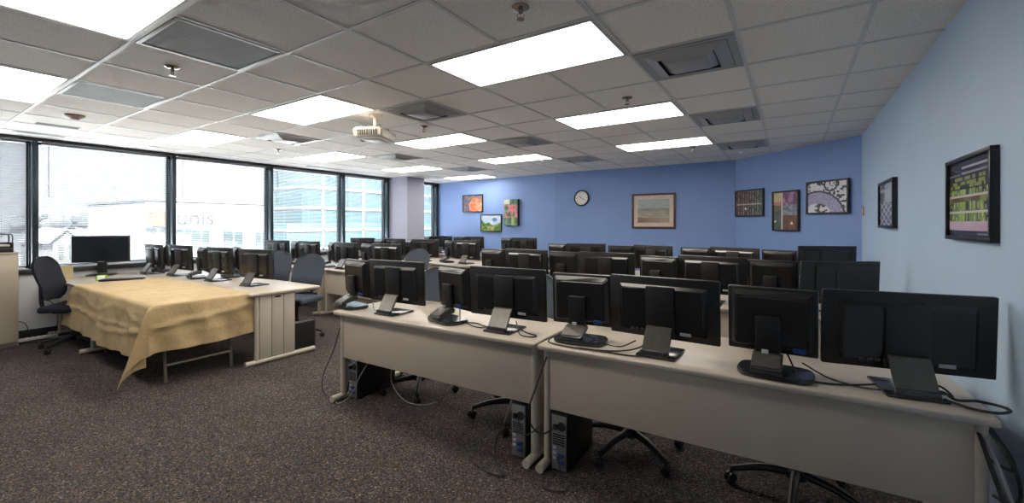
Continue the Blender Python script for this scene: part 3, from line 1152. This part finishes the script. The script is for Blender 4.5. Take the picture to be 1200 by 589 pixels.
# ------------------------------------------------------------------ chairs
def make_chair(fab, tall=0.0):
    """origin floor under the column, sitter faces -y"""
    r = thing('task_chair', '', 'chair')
    bm_ = MB()
    t = MB().box((0, 0, .475), (.48, .46, .075), .03, seg=3)
    t.build('seat', M[fab], r)
    MB().box((0, 0, .428), (.30, .28, .022), .008).build('seat_pan', M['chairblack'], r)
    # backrest: curved shell, broad below and rounded at the top
    t = bmesh.new()
    nx, nz = 12, 14
    H0, H1 = .56, 1.03 + tall
    grid = {}
    for side in (0, 1):
        for j in range(nz + 1):
            f = j / nz
            wv_ = .235 * (1 - .10 * (1 - f)) * math.sqrt(max(.0, 1 - max(0, (f - .62) / .40) ** 2.4)) * math.sqrt(max(.02, 1 - max(0, (.18 - f) / .2) ** 2.2))
            for i in range(nx + 1):
                g_ = i / nx * 2 - 1
                x = wv_ * g_
                y = .235 + .10 * f ** 1.5 - .045 * (g_ * g_) + (.02 if side else -.025 * (1 - g_ * g_ * .9) * (1 - abs(2 * f - 1) ** 4 * .6))
                y -= .02 * math.exp(-((f - .3) / .18) ** 2)
                grid[side, j, i] = t.verts.new((x, y, H0 + (H1 - H0) * f))
    for side in (0, 1):
        for j in range(nz):
            for i in range(nx):
                q = [grid[side, j, i], grid[side, j, i + 1], grid[side, j + 1, i + 1], grid[side, j + 1, i]]
                t.faces.new(q if side == 0 else q[::-1])
    for j in range(nz):
        for i, fl_ in ((0, 0), (nx, 1)):
            q = [grid[0, j, i], grid[0, j + 1, i], grid[1, j + 1, i], grid[1, j, i]]
            t.faces.new(q[::-1] if fl_ else q)
    for i in range(nx):
        t.faces.new([grid[0, 0, i], grid[1, 0, i], grid[1, 0, i + 1], grid[0, 0, i + 1]])
        t.faces.new([grid[0, nz, i], grid[0, nz, i + 1], grid[1, nz, i + 1], grid[1, nz, i]])
    bmesh.ops.recalc_face_normals(t, faces=t.faces)
    b_ = MB(); b_._merge(t)
    b_.build('backrest', M[fab], r, angle=60)
    MB().tube(spline([(0, .10, .42), (0, .24, .43), (0, .30, .50), (0, .31, .72)], 6), .02, 10).build('back_support', M['chairblack'], r)
    t = MB().cyl((0, 0, .27), .025, .30, 16); t.cyl((0, 0, .17), .035, .14, 16)
    t.build('gas_column', M['chairblack'], r)
    MB().tube([(.10, 0, .41), (.27, -.02, .40)], .007, 8).build('height_lever', M['chairblack'], r)
    MB().lathe([(0, .09), (.05, .09), (.05, .125), (.035, .14), (0, .14)]).build('hub', M['chairblack'], r)
    for k in range(5):
        a_ = 2 * PI * k / 5 + .3
        c_, s_ = math.cos(a_), math.sin(a_)
        lg = MB().tube(spline([(c_ * .03, s_ * .03, .118), (c_ * .17, s_ * .17, .112), (c_ * .31, s_ * .31, .078)], 5), .024, 10, .016).build('base_leg', M['chairblack'], r)
        w = MB()
        for q in (-.013, .013):
            c2 = MB()
            w.cyl((0, q, 0), .027, .018, 16, 'Y', bev=.003)
        w.bm.transform(Matrix.Translation((c_ * .315, s_ * .315, .0285)) @ Matrix.Rotation(a_ + .6, 4, 'Z'))
        w.tube([(c_ * .31, s_ * .31, .045), (c_ * .31, s_ * .31, .085)], .008, 8)
        w.build('caster', M['chairblack'], lg)
    return r


KC = Kit(lambda: make_chair('slate'))
KN = Kit(lambda: make_chair('navy', .03))
gC = 'slate task chairs'
for (u, v, rz, lab) in [(-2.70, 2.68, 6, 'third from the aisle gap, at the fourth seat from the pale wall'), (-1.74, 2.70, -14, 'at the third seat from the pale wall'),
                        (-.86, 2.71, 20, 'at the second seat from the pale wall'), (.02, 2.74, 32, 'at the seat beside the pale wall')]:
    lab = lab.replace('third from the aisle gap, ', '')
    KC.put((u, v, 0), math.radians(rz), 'slate grey swivel chair %s, front row' % lab, gC)
for (u, v, rz, lab) in [(-5.26, 3.06, 22, 'behind the monitor nearest the fluted desk leg'), (-6.22, 3.18, 30, 'second from the aisle in the first window-side row'),
                        (-6.85, 3.12, 20, 'third from the aisle in the first window-side row'), (-7.55, 3.1, 18, 'nearest the windows in the first window-side row')]:
    KC.put((u, v, 0), math.radians(rz), 'slate grey swivel chair %s' % lab, gC)
KC.put((-4.98, 4.68, 0), math.radians(10), 'slate grey swivel chair at the aisle end of the second window-side row', gC)
KN.put((-7.03, 1.42, 0), math.radians(143), 'dark navy swivel chair facing the teacher desk beside the beige cabinet')


# ------------------------------------------------------------------ teacher corner
tz = DESK
td = desk(-8.0, -6.52, 1.39, 'cream teacher desk by the windows, partly under the tan tablecloth')
# folding table under the cloth
ft = thing('folding_table', 'long folding table hidden under the tan tablecloth, only its legs showing', 'table', (-5.55, 1.80, 0))
MB().box((0, 0, .713), (1.86, .70, .034), .008).build('tabletop', M['panel'], ft)
for s in (-1, 1):
    for q in (-1, 1):
        MB().tube([(s * .62, q * .27, .695), (s * .80, q * .27, .35), (s * .84, q * .27, .012)], .014, 10).build('leg', M['tableleg'], ft)
    MB().tube([(s * .826, -.27, .16), (s * .826, .27, .16)], .012, 8).build('crossbar', M['tableleg'], ft)
    MB().tube([(s * .81, 0, .30), (s * .25, 0, .69)], .008, 8).build('folding_brace', M['tableleg'], ft)
# cloth: a rectangle laid over the top, hanging on the near long side and on the aisle end
def cloth():
    x0, x1, y0, y1 = -6.88, -4.60, 1.40, 2.21
    dn, dr = .52, .43
    hl = .74
    nx, ny = 96, 56
    r_ = bmesh.new()
    V = {}
    ztop = .7345
    for i in range(nx + 1):
        for j in range(ny + 1):
            a_ = -.02 + (x1 - x0 + dr + .02) * i / nx            # distance along x from the far left edge of the cloth
            b_ = (y1 - y0) - (y1 - y0 + dn) * j / ny             # distance from the near table edge, negative hangs
            X = x0 + a_; over = X - x1
            hang = -b_
            wob = .006 * math.sin(X * 7 + b_ * 5) * math.sin(b_ * 9 + 1)
            crease = .006 * math.exp(-((b_ - .38) / .02) ** 2) + .006 * math.exp(-(((X - x0) % .57 - .28) / .018) ** 2)
            if hang <= 0 and over <= 0:
                z = ztop + .001 + crease * .8
                P_ = (X, y0 + b_, z)
            elif hang > 0 and over <= 0:
                h = hang
                fold = .022 * math.sin(X * 9 + 1.2 + h * 3) * .65 + .012 * math.sin(X * 21 + .4 - h * 6) + .02 * math.sin(X * 4.1) + .9 * crease + .018 * math.exp(-((h - .13 - .05 * math.sin(X * 5)) / .02) ** 2) + .016 * math.exp(-((h - .30 - .04 * math.sin(X * 3.3 + 1)) / .02) ** 2)
                left = max(0, (-6.45 - X)) / .45
                y = y0 - .018 - fold * min(1, h / .25) * .8 - .035 * min(1, h / .1) * (.4 + h) - .02 * math.exp(-((h - .26) / .015) ** 2) * .5
                z = ztop - max(0, h - .008) * (.985 - .10 * left)
                P_ = (X - .22 * left * h, y - .12 * left * h, z)
            elif over > 0 and hang <= 0:
                h = over
                yy = y0 + b_
                fold = .018 * math.sin(yy * 10 + .6 + h * 5) + .010 * math.sin(yy * 23 - h * 9) + .028 * math.exp(-((h - .16 + .12 * (yy - 1.8)) / .022) ** 2) + .9 * crease
                rise = .06 * max(0, (yy - 2.0)) / .2
                x = x1 + .016 + fold * min(1, h / .2) + .03 * min(1, h / .1) * (.4 + h)
                z = ztop - max(0, h - .008) * (.98 - rise)
                P_ = (x, yy + .05 * h * (1 if b_ > .6 else 0), z)
            else:
                rad = math.hypot(over, hang); ph = math.atan2(over, hang)
                flare = math.sin(2 * ph)
                d_ = .03 + (.20 * flare ** 2) * rad
                al = ph * .62 + .30
                P_ = (x1 + .014 + d_ * math.sin(al) * (1 if flare > .01 else .6) - .14 * flare * rad, y0 - .016 - d_ * math.cos(al) - .16 * flare * rad, ztop - rad * (1 - .03 * flare))
            V[i, j] = r_.verts.new((P_[0], P_[1], P_[2] + (wob * .5 if (hang > .02 or over > .02) else 0)))
    for i in range(nx):
        for j in range(ny):
            r_.faces.new([V[i, j], V[i, j + 1], V[i + 1, j + 1], V[i + 1, j]])
    bmesh.ops.recalc_face_normals(r_, faces=r_.faces)
    b = MB(); b._merge(r_)
    o = b.build('tablecloth', M['cloth'], angle=70)
    md = o.modifiers.new('thickness', 'SOLIDIFY'); md.thickness = .003; md.offset = 0
    md2 = o.modifiers.new('soft', 'SUBSURF'); md2.levels = 1; md2.render_levels = 1
    return tag(o, 'creased tan tablecloth draped over the folding table, one corner hanging to a point', 'tablecloth')
cloth()
# teacher monitor with its screen to the camera
tm = thing('desktop_monitor', 'dark monitor standing alone on the teacher desk in front of the window', 'monitor', (on_v(119, 1.86), 1.86, DESK), math.radians(62))
t = MB().box((0, 0, .36), (.60, .03, .36), .006); t.build('screen_housing', M['black'], tm)
MB().box((0, -.0155, .365), (.565, .002, .32)).build('display', M['screen'], tm, smooth=False)
MB().box((0, .03, .17), (.10, .03, .28), .006).build('stand_neck', M['black'], tm)
MB().box((0, .0, .008), (.28, .19, .016), .006).build('stand_base', M['black'], tm)
MB().box((0, -.017, .188), (.06, .002, .006)).build('badge', M['sticker'], tm)
def at(x, y, z):
    D = (CAMZ - z) * FPX / (y - HOR); a_ = (x - CXP) / FPX
    return ((a_ * CY - SY) * D, (a_ * SY + CY) * D)
g_ = thing('note_holder', 'lime green note holder on the teacher desk under the dark monitor', 'note holder', (-7.18, 1.68, DESK), math.radians(60))
MB().hull([(sx * .05, y, z) for sx in (-1, 1) for y, z in ((-.03, 0), (.03, 0), (.02, .07), (.005, .07))], .004).build('holder_body', M['green'], g_)
MB().box((0, -.018, .04), (.07, .003, .05), .001, rot=(math.radians(-24), 0, 0)).build('note_pad', M['white'], g_)
bx = thing('card_box', 'small tan cardboard box on the window sill end of the teacher desk', 'box', (-7.86, 1.50, DESK), math.radians(80))
t = MB()
for s in (-1, 1):
    t.box((s * .06, 0, .08), (.004, .10, .16)); t.box((0, s * .05, .08), (.12, .004, .16))
t.box((0, 0, .003), (.12, .10, .006)); t.build('box_shell', M['tan'], bx, smooth=False)
MB().box((.062, 0, .158), (.004, .10, .03), rot=(0, .5, 0)).build('flap', M['tan'], bx, smooth=False)
kb = thing('keyboard', 'black keyboard lying in front of the dark teacher monitor', 'keyboard', (-7.02, 1.84, DESK), math.radians(62))
MB().box((0, 0, .011), (.42, .14, .02), .005).build('keyboard_case', M['black'], kb)
t = MB()
for i in range(14):
    for j in range(5):
        t.box((-.19 + i * .0292, -.052 + j * .026, .0235), (.024, .021, .007), .002)
t.build('keycaps', M['graphite'], kb)
ms = thing('computer_mouse', 'white computer mouse beside the keyboard on the teacher desk', 'mouse', (-7.12, 2.07, DESK), math.radians(75))
t = bmesh.new(); bmesh.ops.create_uvsphere(t, u_segments=18, v_segments=10, radius=1)
for v in t.verts:
    v.co = Vector((v.co.x * .032, v.co.y * .056, max(0, v.co.z) * .034))
b = MB(); b._merge(t); b.build('mouse_body', M['white'], ms, angle=80)
MB().cyl((0, -.03, .03), .008, .006, 12, 'X').build('scroll_wheel', M['black'], ms)

# beige cabinet by the window wall
cv = on_u(22, -7.60)
cb = thing('filing_cabinet', 'beige steel filing cabinet at the window wall, cut by the picture edge', 'cabinet', (-7.83, cv - .46, 0))
CH = 1.085
MB().box((0, 0, CH / 2), (.44, .92, CH), .006).build('cabinet_body', M['cabinet'], cb)
MB().box((.0, 0, CH + .008), (.46, .93, .016), .004).build('cabinet_top', M['cabinet'], cb)
for k in (-1, 1):
    dr = MB().box((.226, k * .222, CH / 2 + .01), (.012, .436, CH - .09), .003).build('door', M['cabinet'], cb)
    MB().box((.238, k * .05, CH * .62), (.012, .018, .11), .004).build('handle', M['silver'], dr)
MB().box((.222, 0, .028), (.006, .90, .05), .001).build('plinth', M['seam'], cb)
ty = thing('letter_tray', 'dark letter tray with a wire loop standing on the beige cabinet', 'letter tray', (-7.82, cv - .17, CH + .016))
t = MB().box((0, 0, .006), (.26, .28, .012), .003)
t.box((-.125, 0, .06), (.01, .28, .11), .003); t.box((.125, 0, .03), (.01, .28, .05), .003)
for s in (-1, 1):
    t.box((0, s * .137, .06), (.26, .01, .11), .003)
t.box((0, 0, .065), (.24, .26, .006), .002)
t.build('tray_body', M['black'], ty)
for s in (-1, 1):
    MB().tube(spline([(s * .11, .135, .11), (s * .11, .135, .19), (s * .11, .10, .215), (s * .11, -.06, .205), (s * .11, -.13, .195), (s * .11, -.135, .11)], 6), .005, 8).build('wire_loop', M['black'], ty)
MB().box((0, 0, .08), (.20, .24, .02), .002).build('paper_stack', M['cream'], ty)
# surge strip and cords on the floor under the window
ss = thing('power_strip', 'white power strip on the carpet under the window by the cabinet', 'power strip', (WINU + .22, on_u(45, WINU + .22), 0), math.radians(90))
MB().box((0, 0, .02), (.34, .055, .04), .006).build('strip_case', M['white'], ss)
t = MB()
for k in range(6):
    t.box((-.12 + k * .048, 0, .0405), (.026, .03, .002), .0005)
t.build('outlet_row', M['graphite'], ss)
MB().box((-.155, 0, .043), (.016, .02, .008), .002).build('rocker_switch', M['orange'], ss)
def cable(pts, label, r=.004, mat='cable', name='cable', grp=None, n=8):
    o = MB().tube(spline(pts, n), r, 7).build(name, M[mat])
    return tag(o, label, 'cable', grp)
w0 = WINU + .03
cable([(w0, 1.36, .82), (w0 + .03, 1.30, .70), (w0 + .02, 1.30, .55), (w0 + .05, 1.42, .38), (w0 + .1, 1.44, .2), (w0 + .19, 1.40, .046)], 'black cord hanging down the grey wall below the window sill')
cable([(w0 + .02, .90, .30), (w0 + .06, 1.02, .26), (w0 + .04, 1.16, .20), (w0 + .08, 1.18, .08), (w0 + .13, 1.1, .012), (w0 + .2, .95, .008)], 'black cord looping from behind the beige cabinet to the carpet')
cable([(w0 + .33, 1.62, .01), (w0 + .28, 1.42, .01), (w0 + .36, 1.2, .01), (w0 + .30, 1.02, .01), (w0 + .2, .9, .01)], 'black cord lying on the carpet along the power strip', .006)


# ------------------------------------------------------------------ computers under the desks
def make_tower():
    """origin floor, centre of the rear face; y grows away from the viewer"""
    r = thing('desktop_computer', '', 'computer')
    W, Dp, H = .10, .40, .325
    MB().box((0, Dp / 2 + .004, H / 2 + .006), (W, Dp, H), .004).build('case', M['black'], r)
    MB().box((0, .002, H / 2 + .006), (W - .008, .006, H - .012), .001).build('rear_plate', M['silver'], r)
    MB().box((0, Dp + .008, H / 2 + .006), (W, .014, H), .005).build('front_bezel', M['graphite'], r)
    t = MB().cyl((.018, -.002, H - .06), .026, .004, 20, 'Y')
    for k in range(5):
        t.box((.0, -.0025, H - .11 - k * .014), (.075, .003, .007))
    t.build('fan_grille', M['ventdark'], r)
    t = MB()
    for k in range(3):
        t.box((-.025, -.004, .14 - k * .03), (.02, .008, .014), .001)
    t.build('port_row', M['sticker'], r)
    MB().box((.015, -.012, .10), (.032, .024, .016), .003).build('video_plug', M['portblue'], r)
    MB().box((.018, -.010, .06), (.028, .020, .014), .003).build('video_plug', M['portblue'], r)
    MB().box((-.02, -.010, H - .065), (.024, .020, .03), .003).build('power_plug', M['black'], r)
    t = MB()
    for sx in (-1, 1):
        for q in (.05, .36):
            t.box((sx * .035, q, .003), (.018, .03, .006))
    t.build('rubber_feet', M['cable'], r)
    return r


KT = Kit(make_tower)
gT = 'desktop computers under the desks'
KT.put((-3.015, 2.235, 0), ROT1, 'black desktop computer on the carpet at the aisle end of the front row', gT)
KT.put((-1.405, 2.225, 0), ROT1, 'black desktop computer left of the paired legs in the front row', gT)
KT.put((-1.13, 2.23, 0), ROT1, 'black desktop computer right of the paired legs in the front row', gT)
KT.put((-4.66, 2.50, 0), 0, 'black desktop computer behind the fluted desk leg near the tablecloth', gT)
# cords about the legs and towers
cable([(-3.11, 2.19, .60), (-3.14, 2.14, .40), (-3.20, 2.09, .2), (-3.21, 2.10, .06), (-3.12, 2.14, .012), (-3.02, 2.17, .06), (-3.0, 2.19, .16)], 'black cord curling round the aisle-end desk foot', .004)
cable([(-3.00, 2.19, .30), (-2.94, 2.15, .31), (-2.86, 2.17, .36), (-2.82, 2.29, .36)], 'thin grey cord rising from the aisle-end computer to the desk panel', .003, 'greycable')
cable([(-2.84, 2.30, .37), (-2.86, 2.2, .25), (-2.92, 2.14, .08), (-3.02, 2.10, .012), (-3.10, 2.13, .02)], 'pale grey cord hanging in front of the aisle-end computer', .0035, 'greycable')
cable([(-2.62, 2.31, .37), (-2.58, 2.26, .22), (-2.46, 2.28, .10), (-2.3, 2.31, .09), (-2.2, 2.36, .12)], 'pale cord hanging in a loop below the front desk panel', .0035, 'greycable')
cable([(-1.20, 2.21, .66), (-1.235, 2.15, .50), (-1.27, 2.12, .36), (-1.24, 2.12, .27), (-1.18, 2.13, .25), (-1.13, 2.15, .28)], 'black cord crossing between the paired desk legs', .0045)
cable([(-1.36, 2.15, .28), (-1.30, 2.11, .22), (-1.24, 2.11, .25), (-1.19, 2.14, .30)], 'black cord bridging the two computers at the paired legs', .004)
cable([(-1.42, 2.16, .30), (-1.48, 2.10, .15), (-1.45, 2.06, .03), (-1.36, 2.02, .012), (-1.45, 1.99, .010), (-1.62, 2.04, .010), (-1.78, 2.13, .010)], 'black cord trailing over the carpet from the paired desk legs', .0045)
cable([(-1.10, 2.16, .12), (-1.05, 2.11, .04), (-1.02, 2.08, .012), (-1.08, 2.04, .012), (-1.14, 2.05, .012)], 'black cord coiled on the carpet by the computer right of the legs', .0045)
cable([(.58, 2.34, .70), (.600, 2.24, .56), (.63, 2.19, .42), (.66, 2.17, .28), (.68, 2.16, .1), (.69, 2.16, .008)], 'black cord hanging straight down past the wall-end desk leg', .007)
cable([(.60, 2.34, .70), (.655, 2.24, .58), (.685, 2.28, .46), (.70, 2.42, .36), (.705, 2.6, .30)], 'black cord sagging from the wall-end desk corner along the pale wall', .006)
cable([(.61, 2.38, .70), (.66, 2.29, .60), (.69, 2.36, .52), (.705, 2.52, .46), (.71, 2.7, .42)], 'upper black cord sagging from the wall-end desk corner', .006)
cable([(.59, 2.34, .69), (.63, 2.22, .52), (.67, 2.22, .34), (.69, 2.32, .22), (.705, 2.5, .17)], 'grey cord hanging among black cords at the wall-end desk', .006, 'greycable')
# cords on the front desk
zc_ = DESK + .006
def dc(pts):
    return [(x, y, zc_ + dz) for (x, y, dz) in pts]
cable(dc([(-2.12, 2.42, .10), (-2.06, 2.37, .01), (-1.92, 2.36, 0), (-1.80, 2.31, 0), (-1.68, 2.34, 0)]), 'black cable across the front desk beside the second small monitor', .004)
cable(dc([(-2.05, 2.44, .08), (-2.0, 2.40, .0), (-1.86, 2.40, 0), (-1.74, 2.36, 0), (-1.62, 2.40, .02)]), 'second black cable lying beside the small monitor at the third seat', .004)
cable(dc([(-1.52, 2.38, .06), (-1.47, 2.33, .01), (-1.42, 2.29, 0), (-1.35, 2.29, 0), (-1.34, 2.335, 0), (-1.42, 2.36, 0), (-1.48, 2.38, .01)]), 'black cable loop on the desk at the third wide monitor from the wall', .004)
cable(dc([(-1.05, 2.32, .06), (-1.2, 2.34, .02), (-1.215, 2.26, 0), (-1.10, 2.225, 0), (-.95, 2.235, .002), (-.80, 2.30, 0), (-.70, 2.38, .02), (-.66, 2.44, .08)]), 'black cable wound round the foot of the second small monitor from the wall', .0045)
cable(dc([(-1.0, 2.24, .0), (-.85, 2.245, 0), (-.70, 2.26, 0), (-.56, 2.31, .012)]), 'straight black cable on the front desk between two monitor stands', .0045)
cable(dc([(-1.02, 2.35, .05), (-.92, 2.40, .0), (-.82, 2.39, 0), (-.74, 2.42, .04)]), 'short black cable under the second small monitor from the pale wall', .004)
cable(dc([(-.02, 2.44, .08), (.03, 2.36, .0), (.10, 2.33, 0), (.20, 2.36, 0), (.30, 2.37, .02)]), 'black cable between the last two monitors near the pale wall', .004)
cable(dc([(.04, 2.46, .04), (.14, 2.42, 0), (.24, 2.36, 0), (.31, 2.33, .01)]), 'black cable slanting across the desk towards the last wide monitor', .004)
cable(dc([(.45, 2.34, .02), (.50, 2.37, .03), (.54, 2.36, .01), (.60, 2.38, .012), (.66, 2.36, .012), (.672, 2.32, .012), (.63, 2.285, .008), (.57, 2.30, .004), (.50, 2.34, .01)]), 'black cable loop at the wall end of the front desk', .0055)
cable(dc([(.44, 2.36, .015), (.49, 2.38, .05), (.53, 2.365, .02), (.50, 2.345, .03), (.46, 2.37, .02)]), 'tangled black cable tie beside the last monitor stand', .004)
cable(dc([(-2.92, 2.36, .05), (-2.85, 2.32, .0), (-2.76, 2.33, 0), (-2.68, 2.36, .02)]), 'pale cable on the front desk between the aisle-end monitors', .004, 'greycable')


# ------------------------------------------------------------------ outside
struct(MB().box((-135, 40, -9.1), (170, 320, .2)).build('ground', M['street'], smooth=False))
struct(MB().box((-24, 8, -3.65), (31.4, 44, .3)).build('ground_terrace', M['lot'], smooth=False))  # added reflector slab, unseen below the sill, bounces sunlight up to the ceiling
# white building with a sign
UB = -44
va, vb = on_u(171, UB), on_u(314, UB)
def outz(y, u, v):
    return zat(y, depth(u, v))
wb = thing('white_building', 'bright white building with a grey lettered sign seen through the middle window', 'building', (UB - 8, (va + vb) / 2, -9))
Lw = vb - va
zt = outz(238, UB, (va + vb) / 2) + 9
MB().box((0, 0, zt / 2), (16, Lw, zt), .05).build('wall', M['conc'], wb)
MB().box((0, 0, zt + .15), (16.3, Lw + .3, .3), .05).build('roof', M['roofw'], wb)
for (xa, xb, ya, yb) in [(171, 197, 266, 273), (207, 224, 268, 274), (225, 245, 269, 291), (262, 284, 270, 291), (300, 312, 271, 292)]:
    v0, v1 = on_u(xa, UB), on_u(xb, UB)
    z0, z1 = outz(yb, UB, (v0 + v1) / 2), outz(ya, UB, (v0 + v1) / 2)
    fr_ = MB().box((8.02, (v0 + v1) / 2 - (va + vb) / 2, (z0 + z1) / 2 + 9), (.12, v1 - v0, z1 - z0), .02).build('window', M['winext'], wb)
    MB().box((8.09, (v0 + v1) / 2 - (va + vb) / 2, (z0 + z1) / 2 + 9), (.04, .08, z1 - z0)).build('mullion', M['conc'], fr_, smooth=False)
vl = on_u(184.5, UB)
t = MB().cyl((8.06, vl - (va + vb) / 2, outz(255, UB, vl) + 9), .75, .12, 28, 'X'); t.build('sign_disc', M['orange'], wb)
def letters(txt, vpos, size, nm):
    cu = bpy.data.curves.new('sign', 'FONT'); cu.body = txt; cu.size = size; cu.extrude = .05
    to = bpy.data.objects.new('sign', cu); COL.objects.link(to)
    dg = bpy.context.evaluated_depsgraph_get()
    me = bpy.data.meshes.new_from_object(to.evaluated_get(dg))
    bpy.data.objects.remove(to)
    o = bpy.data.objects.new(nm, me); COL.objects.link(o); me.materials.append(M['signgrey'])
    o.parent = wb
    o.location = (8.06, vpos - (va + vb) / 2, outz(262.5, UB, vpos) + 9)
    o.rotation_euler = (PI / 2, 0, PI / 2)
    return o
letters('nunis', on_u(190, UB), 1.85, 'sign_lettering')
# teal glass office with white floor bands
UT = -62
va2, vb2 = on_u(336, UT), on_u(520, UT) + 6
tb = thing('glass_office', 'teal glass office block with white floor bands beyond the farther windows', 'building', (UT - 4, (va2 + vb2) / 2, -9))
cm = (va2 + vb2) / 2
vstep = on_u(354, UT)
MB().box((0, 0, (14.5 - 6 + 2) / 2), (8, vb2 - va2, 14.5 - 4), .05).build('lower_glass', M['teal'], tb)
z_up = outz(150, UT, cm) + 9
MB().box((0, (vstep - va2) / 2, z_up / 2), (7.9, vb2 - vstep, z_up)).build('upper_glass', M['teal'], tb)
for y_ in (175, 198, 220.5, 244, 269.5, 291):
    z_ = outz(y_, UT, on_u(380, UT)) + 9
    v0 = va2 if z_ < 11 else vstep
    MB().box((.05, (v0 + vb2) / 2 - cm, z_), (8.3, vb2 - v0 + .2, .42), .02).build('floor_band', M['conc'], tb)
for x_ in (378, 425, 490):
    v_ = on_u(x_, UT)
    MB().box((4.05, v_ - cm, z_up / 2), (.3, .35, z_up)).build('fin', M['conc'], tb, smooth=False)
MB().box((0, 0, .3), (8.6, vb2 - va2 + .4, .6)).build('plinth', M['conc'], tb, smooth=False)


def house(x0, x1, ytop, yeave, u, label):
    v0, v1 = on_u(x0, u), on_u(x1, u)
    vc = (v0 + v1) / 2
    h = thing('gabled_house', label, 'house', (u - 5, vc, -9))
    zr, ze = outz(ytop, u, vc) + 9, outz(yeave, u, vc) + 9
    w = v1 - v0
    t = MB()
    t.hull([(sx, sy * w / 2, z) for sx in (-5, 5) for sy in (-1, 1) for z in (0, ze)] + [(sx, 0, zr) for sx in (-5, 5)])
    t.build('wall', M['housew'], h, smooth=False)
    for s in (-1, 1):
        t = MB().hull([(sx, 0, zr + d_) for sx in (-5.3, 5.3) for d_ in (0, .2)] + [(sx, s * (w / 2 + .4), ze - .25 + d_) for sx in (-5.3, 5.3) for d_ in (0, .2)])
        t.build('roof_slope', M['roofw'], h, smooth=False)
    for q in (-.2, .2):
        wn = MB().box((5.03, q * w, ze - 1.0), (.1, w * .14, 1.5), .02).build('window', M['winext'], h)
        MB().box((5.09, q * w, ze - 1.0), (.05, .05, 1.5)).build('glazing_bar', M['conc'], wn, smooth=False)


house(62, 92, 269, 283, -62, 'white gabled house showing through the blind left of the teacher monitor')
house(44, 58, 276, 284, -80, 'small white gabled house beside the window post over the chair')
house(118, 150, 274, 286, -75, 'white gabled house hidden behind the dark teacher monitor')


def tree(x, ytop, r_px, u, label):
    v = on_u(x, u)
    D = depth(u, v)
    zt = outz(ytop, u, v)
    rr = r_px / FPX * D
    t_ = thing('distant_tree', label, 'tree', (u, v, -9))
    b = MB()
    rd = random.Random(int(x * 10))
    for k in range(7):
        t = bmesh.new(); bmesh.ops.create_icosphere(t, subdivisions=2, radius=rr * rd.uniform(.45, .7))
        for w in t.verts:
            w.co *= 1 + .22 * (hsh(int(w.co.x * 40), int(w.co.z * 40), int(w.co.y * 40)) - .5)
        b._merge(t, Matrix.Translation((rd.uniform(-.4, .4) * rr, rd.uniform(-.8, .8) * rr, zt + 9 - rr * rd.uniform(.7, 1.3))))
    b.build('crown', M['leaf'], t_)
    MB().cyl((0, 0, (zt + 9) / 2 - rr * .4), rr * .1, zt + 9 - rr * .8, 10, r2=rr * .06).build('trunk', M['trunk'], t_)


for i, (x, y, r_) in enumerate([(10, 252, 13), (28, 249, 10), (56, 247, 9), (70, 249, 12), (88, 246, 12), (106, 245, 11), (122, 249, 10), (138, 244, 12), (154, 247, 11)]):
    tree(x, y, r_, -120 - 22 * (i % 3), ['hazy tree far beyond the blind over the cabinet', 'hazy tree beside the first window post', 'hazy tree directly over the chair back', 'hazy tree above the white gable',
                            'hazy tree just beyond the gabled house', 'hazy tree above the corner of the teacher monitor', 'hazy tree above the middle of the teacher monitor', 'tallest hazy tree past the teacher monitor', 'hazy tree nearest the white sign building'][i])

# ------------------------------------------------------------------ light
w = bpy.data.worlds.new('sky'); SC.world = w
w.use_nodes = True
nt = w.node_tree
bg = nt.nodes['Background']
tc = nt.nodes.new('ShaderNodeTexCoord'); sp = nt.nodes.new('ShaderNodeSeparateXYZ')
nt.links.new(tc.outputs['Generated'], sp.inputs['Vector'])
nt.links.new(ramp_color(nt, sp.outputs['Z'], [(0.0, (.078, .078, .081)), (.20, (.092, .096, .10)), (.42, (.70, .74, .80)), (1.0, (.80, .90, 1.0))]), bg.inputs['Color'])
bg.inputs['Strength'].default_value = 4.4
sun = bpy.data.lights.new('sun', 'SUN'); sun.energy = 12.5; sun.angle = math.radians(2); sun.color = (1, .96, .9)
so = bpy.data.objects.new('sun', sun); COL.objects.link(so)
so.rotation_euler = Vector((-.75, .35, -.62)).to_track_quat('-Z', 'Y').to_euler()

# ------------------------------------------------------------------ camera and view
cam = bpy.data.cameras.new('camera'); co = bpy.data.objects.new('camera', cam); COL.objects.link(co)
cam.sensor_width = 36; cam.lens = FPX / 1200 * 36
cam.shift_y = -(589 / 2 - HOR) / 1200
cam.clip_start = .05; cam.clip_end = 500
co.location = (0, 0, CAMZ); co.rotation_euler = (PI / 2, 0, YAW)
SC.camera = co
vs = SC.view_settings
SC.display_settings.display_device = 'sRGB'
vs.view_transform = 'Standard'; vs.look = 'None'; vs.gamma = 1; vs.use_curve_mapping = False
vs.exposure = 1.70
SC.cycles.use_denoising = True
SC.cycles.max_bounces = 10
SC.cycles.diffuse_bounces = 8
SC.cycles.transparent_max_bounces = 16
SC.cycles.sample_clamp_indirect = 12
